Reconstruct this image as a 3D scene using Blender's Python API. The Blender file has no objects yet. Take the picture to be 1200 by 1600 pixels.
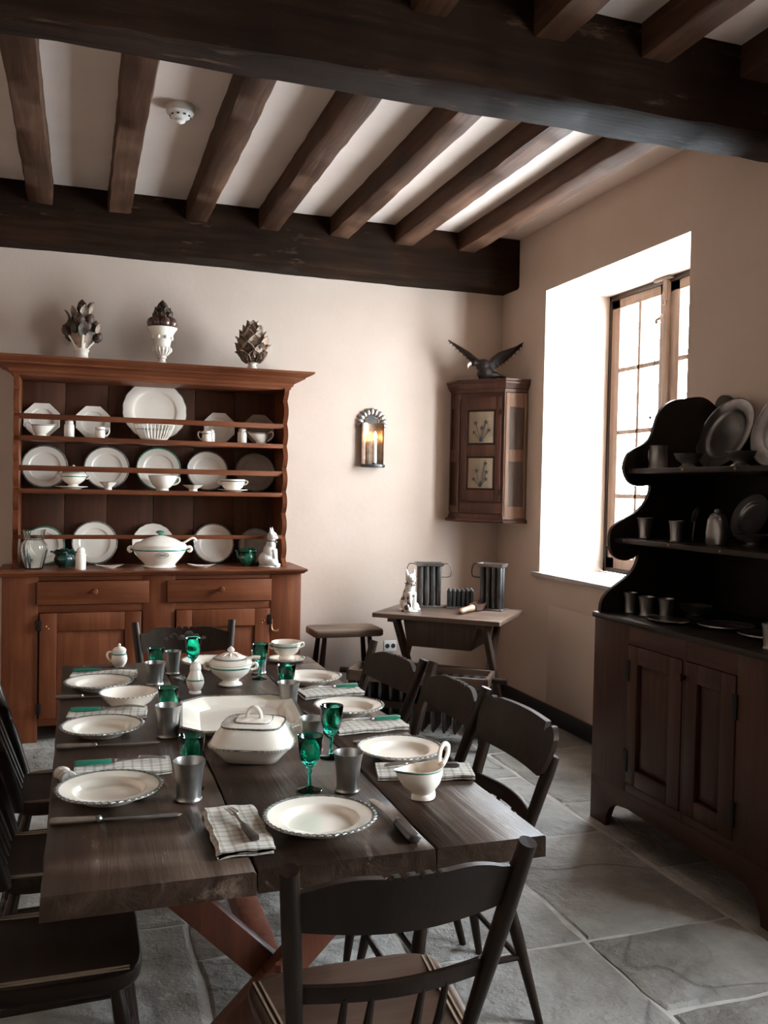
import bpy, bmesh, math, random
from mathutils import Vector, Matrix
from math import sin, cos, pi, radians, sqrt
random.seed(7)
S = bpy.context.scene
COL = S.collection

# ------------------------------------------------------------------ camera
YAW, PITCH, ROLL = 0.32738, -0.02629, 0.01976
fw = Vector((sin(YAW)*cos(PITCH), cos(YAW)*cos(PITCH), sin(PITCH)))
rt = Vector((cos(YAW), -sin(YAW), 0)); up = rt.cross(fw)
r2 = rt*cos(ROLL)+up*sin(ROLL); u2 = up*cos(ROLL)-rt*sin(ROLL)
cam = bpy.data.cameras.new('camera'); co = bpy.data.objects.new('camera', cam); COL.objects.link(co)
cam.sensor_fit = 'VERTICAL'; cam.sensor_height = 36.0; cam.sensor_width = 27.0
cam.lens = 36*1398.06/1600; cam.clip_start = 0.02
co.matrix_world = Matrix(((r2.x, u2.x, -fw.x, 0), (r2.y, u2.y, -fw.y, 0), (r2.z, u2.z, -fw.z, 1.45), (0, 0, 0, 1)))
S.camera = co

# ------------------------------------------------------------------ daylight and exposure
wd = bpy.data.worlds.new('overcast_sky'); S.world = wd; wd.use_nodes = True
bg = wd.node_tree.nodes['Background']
bg.inputs[0].default_value = (0.765, 0.88, 1.0, 1); bg.inputs[1].default_value = 90.0
def portal(y0, y1, z0, z1, x):
    l = bpy.data.lights.new('window_daylight', 'AREA'); l.shape = 'RECTANGLE'
    l.size = z1-z0; l.size_y = y1-y0
    l.cycles.is_portal = True
    o = bpy.data.objects.new('window_daylight', l); COL.objects.link(o)
    o.location = (x, (y0+y1)/2, (z0+z1)/2); o.rotation_euler = (0, radians(90), 0)   # shines towards -X, into the room
portal(3.90, 5.16, 0.93, 2.75, 3.36)
portal(0.43, 1.66, 0.93, 2.75, 3.36)
S.view_settings.view_transform = 'Standard'; S.view_settings.look = 'None'
S.view_settings.exposure = 0.0; S.view_settings.gamma = 1.0; S.view_settings.use_curve_mapping = False

# ------------------------------------------------------------------ mesh helpers
class MB:
    def __init__(s): s.v = []; s.f = []
    def add(s, vs, fs, M=None):
        b = len(s.v)
        s.v += [tuple(M @ Vector(p)) if M else tuple(p) for p in vs]
        s.f += [tuple(b+i for i in f) for f in fs]
        return s
    def box(s, x0, x1, y0, y1, z0, z1, M=None):
        vs = [(x, y, z) for z in (z0, z1) for y in (y0, y1) for x in (x0, x1)]
        return s.add(vs, [(0, 2, 3, 1), (4, 5, 7, 6), (0, 1, 5, 4), (2, 6, 7, 3), (0, 4, 6, 2), (1, 3, 7, 5)], M)
    def loft(s, rings, cap0=True, cap1=True, M=None, closed=True):
        n = len(rings[0]); vs = [p for r in rings for p in r]; fs = []
        for k in range(len(rings)-1):
            for i in range(n if closed else n-1):
                j = (i+1) % n
                fs.append((k*n+i, k*n+j, (k+1)*n+j, (k+1)*n+i))
        if cap0: fs.append(tuple(range(n-1, -1, -1)))
        if cap1: fs.append(tuple((len(rings)-1)*n+i for i in range(n)))
        return s.add(vs, fs, M)
    def lathe(s, prof, n=32, M=None, fn=None):
        rings = []
        band = len(prof) <= 4 and all(r > 1e-5 for r, z in prof)      # a short all-round profile is a closed band
        if band: prof = list(prof)+[prof[0]]
        for r, z in prof:
            ring = []
            for i in range(n):
                a = 2*pi*i/n
                rr = r*(fn(a, r, z) if fn else 1)
                ring.append((rr*cos(a), rr*sin(a), z))
            rings.append(ring)
        return s.loft(rings, prof[0][0] > 1e-5 and not band, prof[-1][0] > 1e-5 and not band, M)
    def tube(s, pts, rad, n=10, M=None, cap=True, flat=1.0):
        pts = [Vector(p) for p in pts]
        if not isinstance(rad, (list, tuple)): rad = [rad]*len(pts)
        if 4 <= len(pts) <= 10:                                   # round off the bends (Catmull-Rom)
            q, rq = [], []
            for k in range(len(pts)-1):
                p0, p1, p2, p3 = pts[max(k-1, 0)], pts[k], pts[k+1], pts[min(k+2, len(pts)-1)]
                for j in range(3):
                    u = j/3; q.append(.5*((2*p1)+(p2-p0)*u+(2*p0-5*p1+4*p2-p3)*u*u+(3*p1-p0-3*p2+p3)*u**3)); rq.append(rad[k]+(rad[k+1]-rad[k])*u)
            q.append(pts[-1]); rq.append(rad[-1]); pts, rad = q, rq
        t0 = (pts[1]-pts[0]).normalized()
        ref = Vector((0, 0, 1)) if abs(t0.z) < .9 else Vector((1, 0, 0))
        nrm = t0.cross(ref).normalized(); rings = []
        for k, p in enumerate(pts):
            t = (pts[min(k+1, len(pts)-1)]-pts[max(k-1, 0)]).normalized()
            nrm = (nrm-t*nrm.dot(t)).normalized(); bn = t.cross(nrm)
            rings.append([tuple(p+nrm*(rad[k]*cos(2*pi*i/n))+bn*(rad[k]*flat*sin(2*pi*i/n))) for i in range(n)])
        return s.loft(rings, cap, cap, M)
    def prism(s, poly, ax, a, b, M=None):
        # poly in the two other axes (in order x,y,z without ax)
        def P(u, v, w): return {'x': (w, u, v), 'y': (u, w, v), 'z': (u, v, w)}[ax]
        n = len(poly)
        vs = [P(u, v, a) for u, v in poly]+[P(u, v, b) for u, v in poly]
        fs = [tuple(range(n-1, -1, -1)), tuple(range(n, 2*n))]
        fs += [(i, (i+1) % n, n+(i+1) % n, n+i) for i in range(n)]
        return s.add(vs, fs, M)
    def ball(s, c, r, nu=12, nv=8, M=None):
        rx, ry, rz = r if isinstance(r, (tuple, list)) else (r, r, r)
        rings = []
        for k in range(nv+1):
            ph = -pi/2+pi*k/nv; cr = max(cos(ph), 1e-4)
            rings.append([(c[0]+rx*cr*cos(2*pi*i/nu), c[1]+ry*cr*sin(2*pi*i/nu), c[2]+rz*sin(ph)) for i in range(nu)])
        return s.loft(rings, True, True, M)
    def mesh(s, name, bev=0, seg=2, smooth=38, sub=None, off=None):
        me = bpy.data.meshes.new(name)
        vs = [(p[0]-off[0], p[1]-off[1], p[2]-off[2]) for p in s.v] if off else s.v
        me.from_pydata(vs, [], s.f)
        bm = bmesh.new(); bm.from_mesh(me)
        bmesh.ops.recalc_face_normals(bm, faces=bm.faces)
        if bev:
            es = [e for e in bm.edges if len(e.link_faces) == 2 and e.calc_face_angle(0) > radians(40)]
            bmesh.ops.bevel(bm, geom=es, offset=bev, segments=seg, profile=.5, affect='EDGES', clamp_overlap=True)
        bm.to_mesh(me); bm.free()
        if smooth:
            me.polygons.foreach_set('use_smooth', [True]*len(me.polygons))
            me.set_sharp_from_angle(angle=radians(smooth))
        return me

def link(name, data, parent=None, loc=None):
    o = bpy.data.objects.new(name, data); COL.objects.link(o)
    if parent: o.parent = parent
    if loc: o.location = loc
    return o
def tag(o, label=None, cat=None, group=None, kind=None):
    if label: o['label'] = label
    if cat: o['category'] = cat
    if group: o['group'] = group
    if kind: o['kind'] = kind
    return o
def thing(name, label, cat, loc=(0, 0, 0), rz=0, group=None):
    o = link(name, None); o.empty_display_size = .05
    o.location = loc; o.rotation_euler = (0, 0, rz)
    return tag(o, label, cat, group)
def part(name, mb, mat, parent, bev=0, w=None, smooth=38, label=None, seg=2):
    me = mb.mesh(name, bev, seg, smooth, off=w)
    me.materials.append(mat)
    o = link(name, me, parent)
    if label: o['label'] = label
    return o
def solo(name, mb, mat, label, cat, loc=(0, 0, 0), rz=0, group=None, bev=0, smooth=38):
    o = part(name, mb, mat, None, bev, None, smooth)
    o.location = loc; o.rotation_euler = (0, 0, rz)
    return tag(o, label, cat, group)
def dup(o, loc=None, rz=None, label=None, parent=None, group=None):
    c = o.copy(); COL.objects.link(c); c.parent = parent
    if loc is not None: c.location = loc
    if rz is not None: c.rotation_euler = (0, 0, rz)
    if label: c['label'] = label
    if group: c['group'] = group
    for ch in list(o.children): dup(ch, parent=c)
    return c
def again(name, src, parent, loc, rot=(0, 0, 0), scale=None):
    o = link(name, src.data, parent, loc); o.rotation_euler = rot
    if scale: o.scale = scale
    return o
def TR(x=0, y=0, z=0, rz=0, rx=0, ry=0):
    return Matrix.Translation((x, y, z)) @ Matrix.Rotation(rz, 4, 'Z') @ Matrix.Rotation(ry, 4, 'Y') @ Matrix.Rotation(rx, 4, 'X')
def sring(a, b, z, p=2.0, n=40, cx=0, cy=0):
    r = []
    for i in range(n):
        t = 2*pi*i/n; c, s_ = cos(t), sin(t)
        r.append((cx+a*math.copysign(abs(c)**(2/p), c), cy+b*math.copysign(abs(s_)**(2/p), s_), z))
    return r

# ------------------------------------------------------------------ materials
def mat(name):
    m = bpy.data.materials.new(name); m.use_nodes = True
    nt = m.node_tree; return m, nt, nt.nodes, nt.links, nt.nodes['Principled BSDF']
def N(nodes, t, **kw):
    n = nodes.new(t)
    for k, v in kw.items():
        if k in n.inputs: n.inputs[k].default_value = v
        else: setattr(n, k, v)
    return n
def c4(c): return (c[0], c[1], c[2], 1)
def ramp(nodes, stops):
    r = nodes.new('ShaderNodeValToRGB'); e = r.color_ramp.elements
    while len(e) < len(stops): e.new(.5)
    for k, (p, c) in enumerate(stops): e[k].position = p; e[k].color = c4(c)
    return r
def coords(nt, ax=None, sc=(1, 1, 1), rnd=True):
    nd, lk = nt.nodes, nt.links
    tc = nd.new('ShaderNodeTexCoord'); mp = nd.new('ShaderNodeMapping')
    mp.inputs['Scale'].default_value = sc
    lk.new(tc.outputs['Object'], mp.inputs['Vector'])
    if rnd:
        oi = nd.new('ShaderNodeObjectInfo'); ml = N(nd, 'ShaderNodeMath', operation='MULTIPLY'); ml.inputs[1].default_value = 37.0
        lk.new(oi.outputs['Random'], ml.inputs[0]); cb = nd.new('ShaderNodeCombineXYZ')
        for i in range(3): lk.new(ml.outputs[0], cb.inputs[i])
        lk.new(cb.outputs[0], mp.inputs['Location'])
    return mp.outputs[0]
def wood(name, cols, ax='x', rough=.45, bump=.25, sc=1.0, coat=0.0, spec=.5, worn=None):
    m, nt, nd, lk, bs = mat(name)
    k = {'x': (.9, 14, 14), 'y': (14, .9, 14), 'z': (14, 14, .9)}[ax]
    v = coords(nt, sc=tuple(q*sc for q in k))
    n1 = N(nd, 'ShaderNodeTexNoise', Scale=2.2, Detail=7.0, Roughness=.62, Distortion=.6); lk.new(v, n1.inputs['Vector'])
    v2 = coords(nt, sc=(1.6, 1.6, 1.6)); n2 = N(nd, 'ShaderNodeTexNoise', Scale=1.7, Detail=4.0); lk.new(v2, n2.inputs['Vector'])
    mx = N(nd, 'ShaderNodeMath', operation='MULTIPLY_ADD'); mx.inputs[1].default_value = .55
    lk.new(n1.outputs[0], mx.inputs[0])
    m2 = N(nd, 'ShaderNodeMath', operation='MULTIPLY'); m2.inputs[1].default_value = .45
    lk.new(n2.outputs[0], m2.inputs[0]); lk.new(m2.outputs[0], mx.inputs[2])
    r = ramp(nd, [(.30, cols[0]), (.5, cols[1]), (.70, cols[2])]); lk.new(mx.outputs[0], r.inputs[0])
    out = r.outputs[0]
    if worn:
        n3 = N(nd, 'ShaderNodeTexNoise', Scale=3.0, Detail=8.0, Roughness=.7); v3 = coords(nt, sc={'x': (1, 5, 5), 'y': (5, 1, 5), 'z': (5, 5, 1)}[ax]); lk.new(v3, n3.inputs['Vector'])
        rr = ramp(nd, [(.60, (0, 0, 0)), (.72, (1, 1, 1))]); lk.new(n3.outputs[0], rr.inputs[0])
        mix = N(nd, 'ShaderNodeMix', data_type='RGBA'); lk.new(rr.outputs[0], mix.inputs[0]); lk.new(out, mix.inputs[6]); mix.inputs[7].default_value = c4(worn); out = mix.outputs[2]
    lk.new(out, bs.inputs['Base Color'])
    ro = N(nd, 'ShaderNodeMapRange'); ro.inputs[1].default_value = .3; ro.inputs[2].default_value = .7
    ro.inputs[3].default_value = rough-.08; ro.inputs[4].default_value = rough+.14
    lk.new(n2.outputs[0], ro.inputs[0]); lk.new(ro.outputs[0], bs.inputs['Roughness'])
    bs.inputs['Specular IOR Level'].default_value = spec; bs.inputs['Specular Tint'].default_value = (1, .80, .64, 1); bs.inputs['Coat Weight'].default_value = coat; bs.inputs['Coat Roughness'].default_value = .25
    bp = N(nd, 'ShaderNodeBump', Strength=bump, Distance=.004); lk.new(n1.outputs[0], bp.inputs['Height']); lk.new(bp.outputs[0], bs.inputs['Normal'])
    return m
def rough_mat(name, c1, c2, scale=3.0, rough=.9, bump=.3, dist=.01, detail=6.0, spec=.3, fine=None):
    m, nt, nd, lk, bs = mat(name)
    v = coords(nt); n = N(nd, 'ShaderNodeTexNoise', Scale=scale, Detail=detail, Roughness=.6); lk.new(v, n.inputs['Vector'])
    r = ramp(nd, [(.32, c1), (.68, c2)]); lk.new(n.outputs[0], r.inputs[0]); lk.new(r.outputs[0], bs.inputs['Base Color'])
    bs.inputs['Roughness'].default_value = rough; bs.inputs['Specular IOR Level'].default_value = spec
    h = n.outputs[0]
    if fine:
        n2 = N(nd, 'ShaderNodeTexNoise', Scale=fine, Detail=5.0, Roughness=.65); lk.new(v, n2.inputs['Vector'])
        ad = N(nd, 'ShaderNodeMath', operation='MULTIPLY_ADD'); ad.inputs[1].default_value = .35; lk.new(n2.outputs[0], ad.inputs[0]); lk.new(h, ad.inputs[2]); h = ad.outputs[0]
    bp = N(nd, 'ShaderNodeBump', Strength=bump, Distance=dist); lk.new(h, bp.inputs['Height']); lk.new(bp.outputs[0], bs.inputs['Normal'])
    return m
def stone_mat():
    m = rough_mat('flagstone', (.165, .142, .120), (.37, .335, .295), 3.0, .58, 1.0, .055, 10.0, .45, fine=13)
    nt = m.node_tree; nd, lk = nt.nodes, nt.links; bs = nd['Principled BSDF']
    v = coords(nt); n = N(nd, 'ShaderNodeTexNoise', Scale=.75, Detail=3.0, Roughness=.5, Distortion=.3); lk.new(v, n.inputs['Vector'])
    d = N(nd, 'ShaderNodeMath', operation='SUBTRACT'); d.inputs[1].default_value = .5; lk.new(n.outputs[0], d.inputs[0])
    a = N(nd, 'ShaderNodeMath', operation='ABSOLUTE'); lk.new(d.outputs[0], a.inputs[0])
    r = ramp(nd, [(.0, (0, 0, 0)), (.0026, (1, 1, 1))]); lk.new(a.outputs[0], r.inputs[0])
    src = bs.inputs['Base Color'].links[0].from_socket
    mx = N(nd, 'ShaderNodeMix', data_type='RGBA'); mx.inputs[6].default_value = (.135, .12, .105, 1); lk.new(r.outputs[0], mx.inputs[0]); lk.new(src, mx.inputs[7]); lk.new(mx.outputs[2], bs.inputs['Base Color'])
    old = bs.inputs['Normal'].links[0].from_socket
    bp = N(nd, 'ShaderNodeBump', Strength=.45, Distance=.004); lk.new(r.outputs[0], bp.inputs['Height']); lk.new(old, bp.inputs['Normal']); lk.new(bp.outputs[0], bs.inputs['Normal'])
    return m
def plain(name, c, rough=.4, metal=0.0, spec=.5, coat=0.0, var=.12, scale=14.0, emit=None):
    m, nt, nd, lk, bs = mat(name)
    v = coords(nt); n = N(nd, 'ShaderNodeTexNoise', Scale=scale, Detail=4.0); lk.new(v, n.inputs['Vector'])
    r = ramp(nd, [(.3, tuple(q*(1-var) for q in c)), (.7, tuple(min(1, q*(1+var)) for q in c))]); lk.new(n.outputs[0], r.inputs[0]); lk.new(r.outputs[0], bs.inputs['Base Color'])
    bs.inputs['Roughness'].default_value = rough; bs.inputs['Metallic'].default_value = metal
    bs.inputs['Specular IOR Level'].default_value = spec; bs.inputs['Coat Weight'].default_value = coat; bs.inputs['Coat Roughness'].default_value = .06
    if emit: bs.inputs['Emission Color'].default_value = c4(emit[0]); bs.inputs['Emission Strength'].default_value = emit[1]
    return m
PLASTER = rough_mat('lime_plaster', (.51, .385, .302), (.57, .44, .355), 1.6, .95, .22, .015, 5.0, .12, fine=26)
CEIL = rough_mat('ceiling_plaster', (.56, .44, .37), (.62, .50, .42), 2.2, .95, .2, .010, 5.0, .12, fine=30)
BEAM_X = wood('old_beam_wood_x', [(0.0046, 0.0020, 0.0013), (0.0130, 0.0059, 0.0033), (0.0325, 0.0143, 0.0078)], 'x', .7, .8, .7, 0, .06, worn=(.085, .044, .027))
BEAM_Y = wood('old_beam_wood_y', [(0.0144, 0.0064, 0.0040), (0.0480, 0.0208, 0.0112), (0.1040, 0.0480, 0.0264)], 'y', .62, .8, .7, 0, .18, worn=(.07, .035, .02))
STONE = stone_mat()
MORTAR = rough_mat('joint_mortar', (.34, .30, .26), (.52, .47, .42), 8, .95, .8, .012, 8.0, .2)
PINE_X = wood('red_pine_x', [(0.0595, 0.0153, 0.0068), (0.1318, 0.0357, 0.0136), (0.2210, 0.0663, 0.0255)], 'x', .40, .15, .7, 0, .3)
PINE_Z = wood('red_pine_z', [(0.0595, 0.0153, 0.0068), (0.1318, 0.0357, 0.0136), (0.2210, 0.0663, 0.0255)], 'z', .40, .15, .7, 0, .3)
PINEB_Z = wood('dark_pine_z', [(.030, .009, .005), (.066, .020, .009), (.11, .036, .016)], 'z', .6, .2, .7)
TABLEW = wood('table_board', [(0.0136, 0.0061, 0.0034), (0.0381, 0.0204, 0.0129), (0.0918, 0.0544, 0.0354)], 'y', .36, 1.0, .6, 0, .28, worn=(.24, .165, .12))
TABLEE = wood('table_leg_wood', [(.055, .018, .011), (.12, .034, .018), (.20, .06, .03)], 'z', .45, .3)
BLACKW_Z = wood('black_brown_wood_z', [(0.0050, 0.0025, 0.0017), (0.0121, 0.0060, 0.0039), (0.0303, 0.0154, 0.0094)], 'z', .42, .2, 1.0, 0, .3)
BLACKW_X = wood('black_brown_wood_x', [(0.0050, 0.0025, 0.0017), (0.0121, 0.0060, 0.0039), (0.0303, 0.0154, 0.0094)], 'x', .42, .2, 1.0, 0, .3)
CUP_Z = wood('dark_red_cupboard_z', [(0.0240, 0.0096, 0.0072), (0.0464, 0.0176, 0.0120), (0.0800, 0.0320, 0.0208)], 'z', .45, .2, .8, 0, .25)
CUP_Y = wood('dark_red_cupboard_y', [(0.0240, 0.0096, 0.0072), (0.0464, 0.0176, 0.0120), (0.0800, 0.0320, 0.0208)], 'y', .45, .2, .8, 0, .25)
CUPD = wood('blackened_shelf_wood', [(0.0056, 0.0042, 0.0035), (0.0112, 0.0077, 0.0063), (0.0238, 0.0154, 0.0119)], 'y', .42, .15, .8, 0, .3)
SIDET = wood('side_table_wood', [(.045, .026, .018), (.10, .060, .042), (.18, .12, .088)], 'x', .42, .3, .9, .1)
SIDED = wood('side_table_dark', [(0.0176, 0.0104, 0.0080), (0.0400, 0.0240, 0.0176), (0.0720, 0.0440, 0.0320)], 'z', .5, .3)
STOOLW = wood('worn_stool_top', [(.10, .07, .05), (.22, .155, .115), (.36, .27, .21)], 'x', .6, .7, .8)
WINW = wood('window_frame_wood', [(.11, .068, .047), (.18, .115, .082), (.27, .18, .13)], 'z', .5, .25)
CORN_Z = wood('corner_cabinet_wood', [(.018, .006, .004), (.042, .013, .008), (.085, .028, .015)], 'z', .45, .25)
CORN_R = wood('corner_cabinet_lit_side', [(0.0750, 0.0338, 0.0188), (0.1500, 0.0750, 0.0450), (0.2250, 0.1200, 0.0750)], 'z', .5, .3)  # lighter than the front: light on the right side put into the wood colour
IRON = plain('black_iron', (.02, .018, .017), .5, .8)
BRASS = plain('old_brass', (.36, .20, .10), .35, .9)
CREAM = plain('cream_glaze', (.90, .77, .64), .16, 0, .5, .3, .04, 6)
CREAMD = plain('shaded_brown_glaze', (.33, .24, .18), .3, 0, .5, .3, .2, 9)  # cream glaze browned: shade at the dresser's right end put into the colour
EDGE = plain('feather_edge_glaze', (.17, .165, .145), .3, 0, .5, .3, .65, 110)
EDGEG = plain('green_edge_glaze', (.04, .20, .13), .3, 0, .5, .3, .35, 60)
PEWTER = plain('pewter', (.36, .33, .30), .34, .92, .5, 0, .18, 22)
PEWTERD = plain('dark_pewter', (.27, .245, .225), .33, .9, .5, 0, .3, 9)
TIN = plain('tarnished_tin', (.080, .074, .070), .42, .85, .5, 0, .35, 12)
STEEL = plain('worn_steel', (.34, .30, .27), .34, .9, .5, 0, .25, 30)
GREENH = plain('green_bone_handle', (.012, .16, .095), .3, 0, .5, .3, .2, 20)
BROWNH = plain('brown_bone_handle', (.17, .12, .09), .35, 0, .5, .2, .25, 30)
DARKH = plain('dark_wood_handle', (.035, .022, .017), .4, 0, .5, .1, .3, 20)
MAJ = plain('green_majolica', (.012, .115, .062), .16, 0, .6, .6, .6, 26)
MAJD = plain('dark_green_majolica', (.010, .035, .026), .16, 0, .6, .6, .7, 26)
WHITE_P = plain('white_plastic', (.72, .66, .60), .4)
BLACK = plain('black_rubber', (.01, .01, .01), .6)
BASEB = plain('black_baseboard_paint', (.012, .012, .014), .5)
WAX = plain('ivory_candle', (.85, .80, .70), .4)
FLAME = plain('candle_bulb', (1, .75, .4), .3, emit=((1.0, .62, .26), 30.0))
TERRA = plain('dark_glazed_fruit', (.085, .040, .026), .28, 0, .5, .4, .5, 20)
LEAFD = plain('dark_painted_leaf', (.070, .040, .026), .55, 0, .3, 0, .7, 25)
LEAFM = plain('mottled_painted_leaf', (.26, .175, .12), .6, 0, .3, 0, .8, 16)
PAINT = plain('dark_sprig_paint', (.035, .030, .024), .6, 0, .3, 0, .3, 40)
HORN = plain('horn_and_wood', (.26, .15, .085), .4, 0, .5, .2, .5, 12)
EAGLE = plain('dark_carved_wood', (.016, .009, .006), .5, 0, .25, 0, .5, 60)
CORDM = plain('cord', (.05, .04, .035), .8)
TILE = plain('painted_tile', (.23, .165, .105), .5, 0, .4, 0, .2, 10)
SEATR = wood('seat_brown', [(0.0320, 0.0160, 0.0104), (0.0680, 0.0344, 0.0216), (0.1120, 0.0600, 0.0384)], 'x', .36, .2, 1, .15)
STRIPE = plain('painted_stripe', (.30, .20, .13), .4)
STENCIL = plain('stencil_paint', (.10, .065, .05), .4, 0, .5, 0, .6, 40)
SNOWY = plain('sill_paint', (.36, .31, .275), .45)
def glass_mat(name, col, rough=.02, ior=1.45):
    m, nt, nd, lk, bs = mat(name)
    v = coords(nt); n = N(nd, 'ShaderNodeTexNoise', Scale=9.0, Detail=2.0); lk.new(v, n.inputs['Vector'])
    r = ramp(nd, [(.3, tuple(q*.85 for q in col)), (.7, col)]); lk.new(n.outputs[0], r.inputs[0]); lk.new(r.outputs[0], bs.inputs['Base Color'])
    bs.inputs['Transmission Weight'].default_value = 1; bs.inputs['Roughness'].default_value = rough; bs.inputs['IOR'].default_value = ior
    return m
GREENG = glass_mat('green_glass', (.10, .86, .64))
CLEARG = glass_mat('clear_glass', (.93, .93, .90))
def pane_mat():
    m, nt, nd, lk, bs = mat('window_glass')
    nd.remove(bs); o = nd['Material Output']
    t = N(nd, 'ShaderNodeBsdfTransparent'); t.inputs[0].default_value = (.96, .98, .98, 1)
    g = N(nd, 'ShaderNodeBsdfGlossy'); g.inputs['Roughness'].default_value = .02
    mx = nd.new('ShaderNodeMixShader'); mx.inputs[0].default_value = .04
    lk.new(t.outputs[0], mx.inputs[1]); lk.new(g.outputs[0], mx.inputs[2]); lk.new(mx.outputs[0], o.inputs[0])
    return m
PANE = pane_mat()
def napkin_mat():
    m, nt, nd, lk, bs = mat('checked_linen')
    tc = nd.new('ShaderNodeTexCoord'); sp = nd.new('ShaderNodeSeparateXYZ'); lk.new(tc.outputs['Object'], sp.inputs[0])
    outs = []
    for ax, per in ((0, .011), (1, .011)):
        md = N(nd, 'ShaderNodeMath', operation='PINGPONG'); md.inputs[1].default_value = per; lk.new(sp.outputs[ax], md.inputs[0])
        lt = N(nd, 'ShaderNodeMath', operation='LESS_THAN'); lt.inputs[1].default_value = .0030; lk.new(md.outputs[0], lt.inputs[0]); outs.append(lt)
    ad = N(nd, 'ShaderNodeMath', operation='ADD'); lk.new(outs[0].outputs[0], ad.inputs[0]); lk.new(outs[1].outputs[0], ad.inputs[1])
    hv = N(nd, 'ShaderNodeMath', operation='MULTIPLY'); hv.inputs[1].default_value = .5; lk.new(ad.outputs[0], hv.inputs[0])
    r = ramp(nd, [(0, (.60, .53, .45)), (.5, (.45, .385, .32)), (1, (.33, .27, .22))]); lk.new(hv.outputs[0], r.inputs[0])
    lk.new(r.outputs[0], bs.inputs['Base Color']); bs.inputs['Roughness'].default_value = .95; bs.inputs['Specular IOR Level'].default_value = .1
    wv = N(nd, 'ShaderNodeTexNoise', Scale=260.0, Detail=2.0); lk.new(tc.outputs['Object'], wv.inputs['Vector'])
    bp = N(nd, 'ShaderNodeBump', Strength=.35, Distance=.001); lk.new(wv.outputs[0], bp.inputs['Height']); lk.new(bp.outputs[0], bs.inputs['Normal'])
    return m
LINEN = napkin_mat()
def spotted(name, c1, c2, sc=9.0, th=.58):
    m, nt, nd, lk, bs = mat(name)
    v = coords(nt); n = N(nd, 'ShaderNodeTexNoise', Scale=sc, Detail=1.0); lk.new(v, n.inputs['Vector'])
    r = ramp(nd, [(th, c1), (th+.03, c2)]); lk.new(n.outputs[0], r.inputs[0]); lk.new(r.outputs[0], bs.inputs['Base Color'])
    bs.inputs['Roughness'].default_value = .22; bs.inputs['Coat Weight'].default_value = .3
    return m
CATM = spotted('spotted_cat_glaze', (.72, .66, .58), (.06, .045, .038), 14, .64)
CATM2 = spotted('mottled_cat_glaze', (.72, .66, .58), (.30, .20, .14), 14, .66)
# ================================================================== THE ROOM
XR, YB, ZC = 2.82, 5.77, 3.16
XL, YN = -1.7, -1.7
def struct(name, mb, m, bev=0, smooth=38):
    o = part(name, mb, m, None, bev, None, smooth); o['kind'] = 'structure'; return o
floor = struct('floor', MB().box(XL-.1, XR+.5, YN-.1, YB+.1, -.10, -.007), MORTAR)
# flagstones in courses along the room, joints where the photograph shows them
cols = [-1.70, -1.05, -.42, .35, .98, 1.57, 2.14, 2.82]
known = {3: [1.85, 2.73, 3.42], 5: [1.30, 2.08, 2.49, 3.30, 4.05], 4: [1.95, 2.50, 3.15, 3.85]}
rs = random.Random(11)
def flag(x0, x1, y0, y1):
    j = .007
    x0, x1, y0, y1 = x0+j, x1-j, y0+j, y1-j
    nx, ny = max(3, int((x1-x0)/.09)), max(3, int((y1-y0)/.09))
    pts = [(x0+(x1-x0)*i/nx, y0) for i in range(nx)]+[(x1, y0+(y1-y0)*i/ny) for i in range(ny)]
    pts += [(x1-(x1-x0)*i/nx, y1) for i in range(nx)]+[(x0, y1-(y1-y0)*i/ny) for i in range(ny)]
    cx, cy = (x0+x1)/2, (y0+y1)/2
    top = rs.uniform(-.003, .003)
    o = []; i_ = []
    for (x, y) in pts:
        q = rs.uniform(-.007, .007); dx, dy = x-cx, y-cy; L = sqrt(dx*dx+dy*dy)
        o.append((x+dx/L*q, y+dy/L*q)); k = 1-(.012+rs.uniform(0, .008))/L
        i_.append((cx+(o[-1][0]-cx)*k, cy+(o[-1][1]-cy)*k))
    rings = [[(x, y, -.03) for x, y in o], [(x, y, top-.007+rs.uniform(-.003, .002)) for x, y in o], [(x, y, top) for x, y in i_]]
    mb = MB().loft(rings)
    b = (cx, cy, 0)
    ob = part('flagstone', mb, STONE, floor, 0, b, 30); ob.location = b
for ci in range(len(cols)-1):
    ys = [YN]; kn = known.get(ci, [])
    while ys[-1] < YB-.3:
        nxt = ys[-1]+rs.uniform(.55, 1.0)
        kk = [k for k in kn if k > ys[-1]+.25]
        if kk and nxt > kk[0]-.3: nxt = kk[0]
        ys.append(nxt)
    ys[-1] = YB
    for a, b in zip(ys, ys[1:]): flag(cols[ci], cols[ci+1], a, b)

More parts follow.
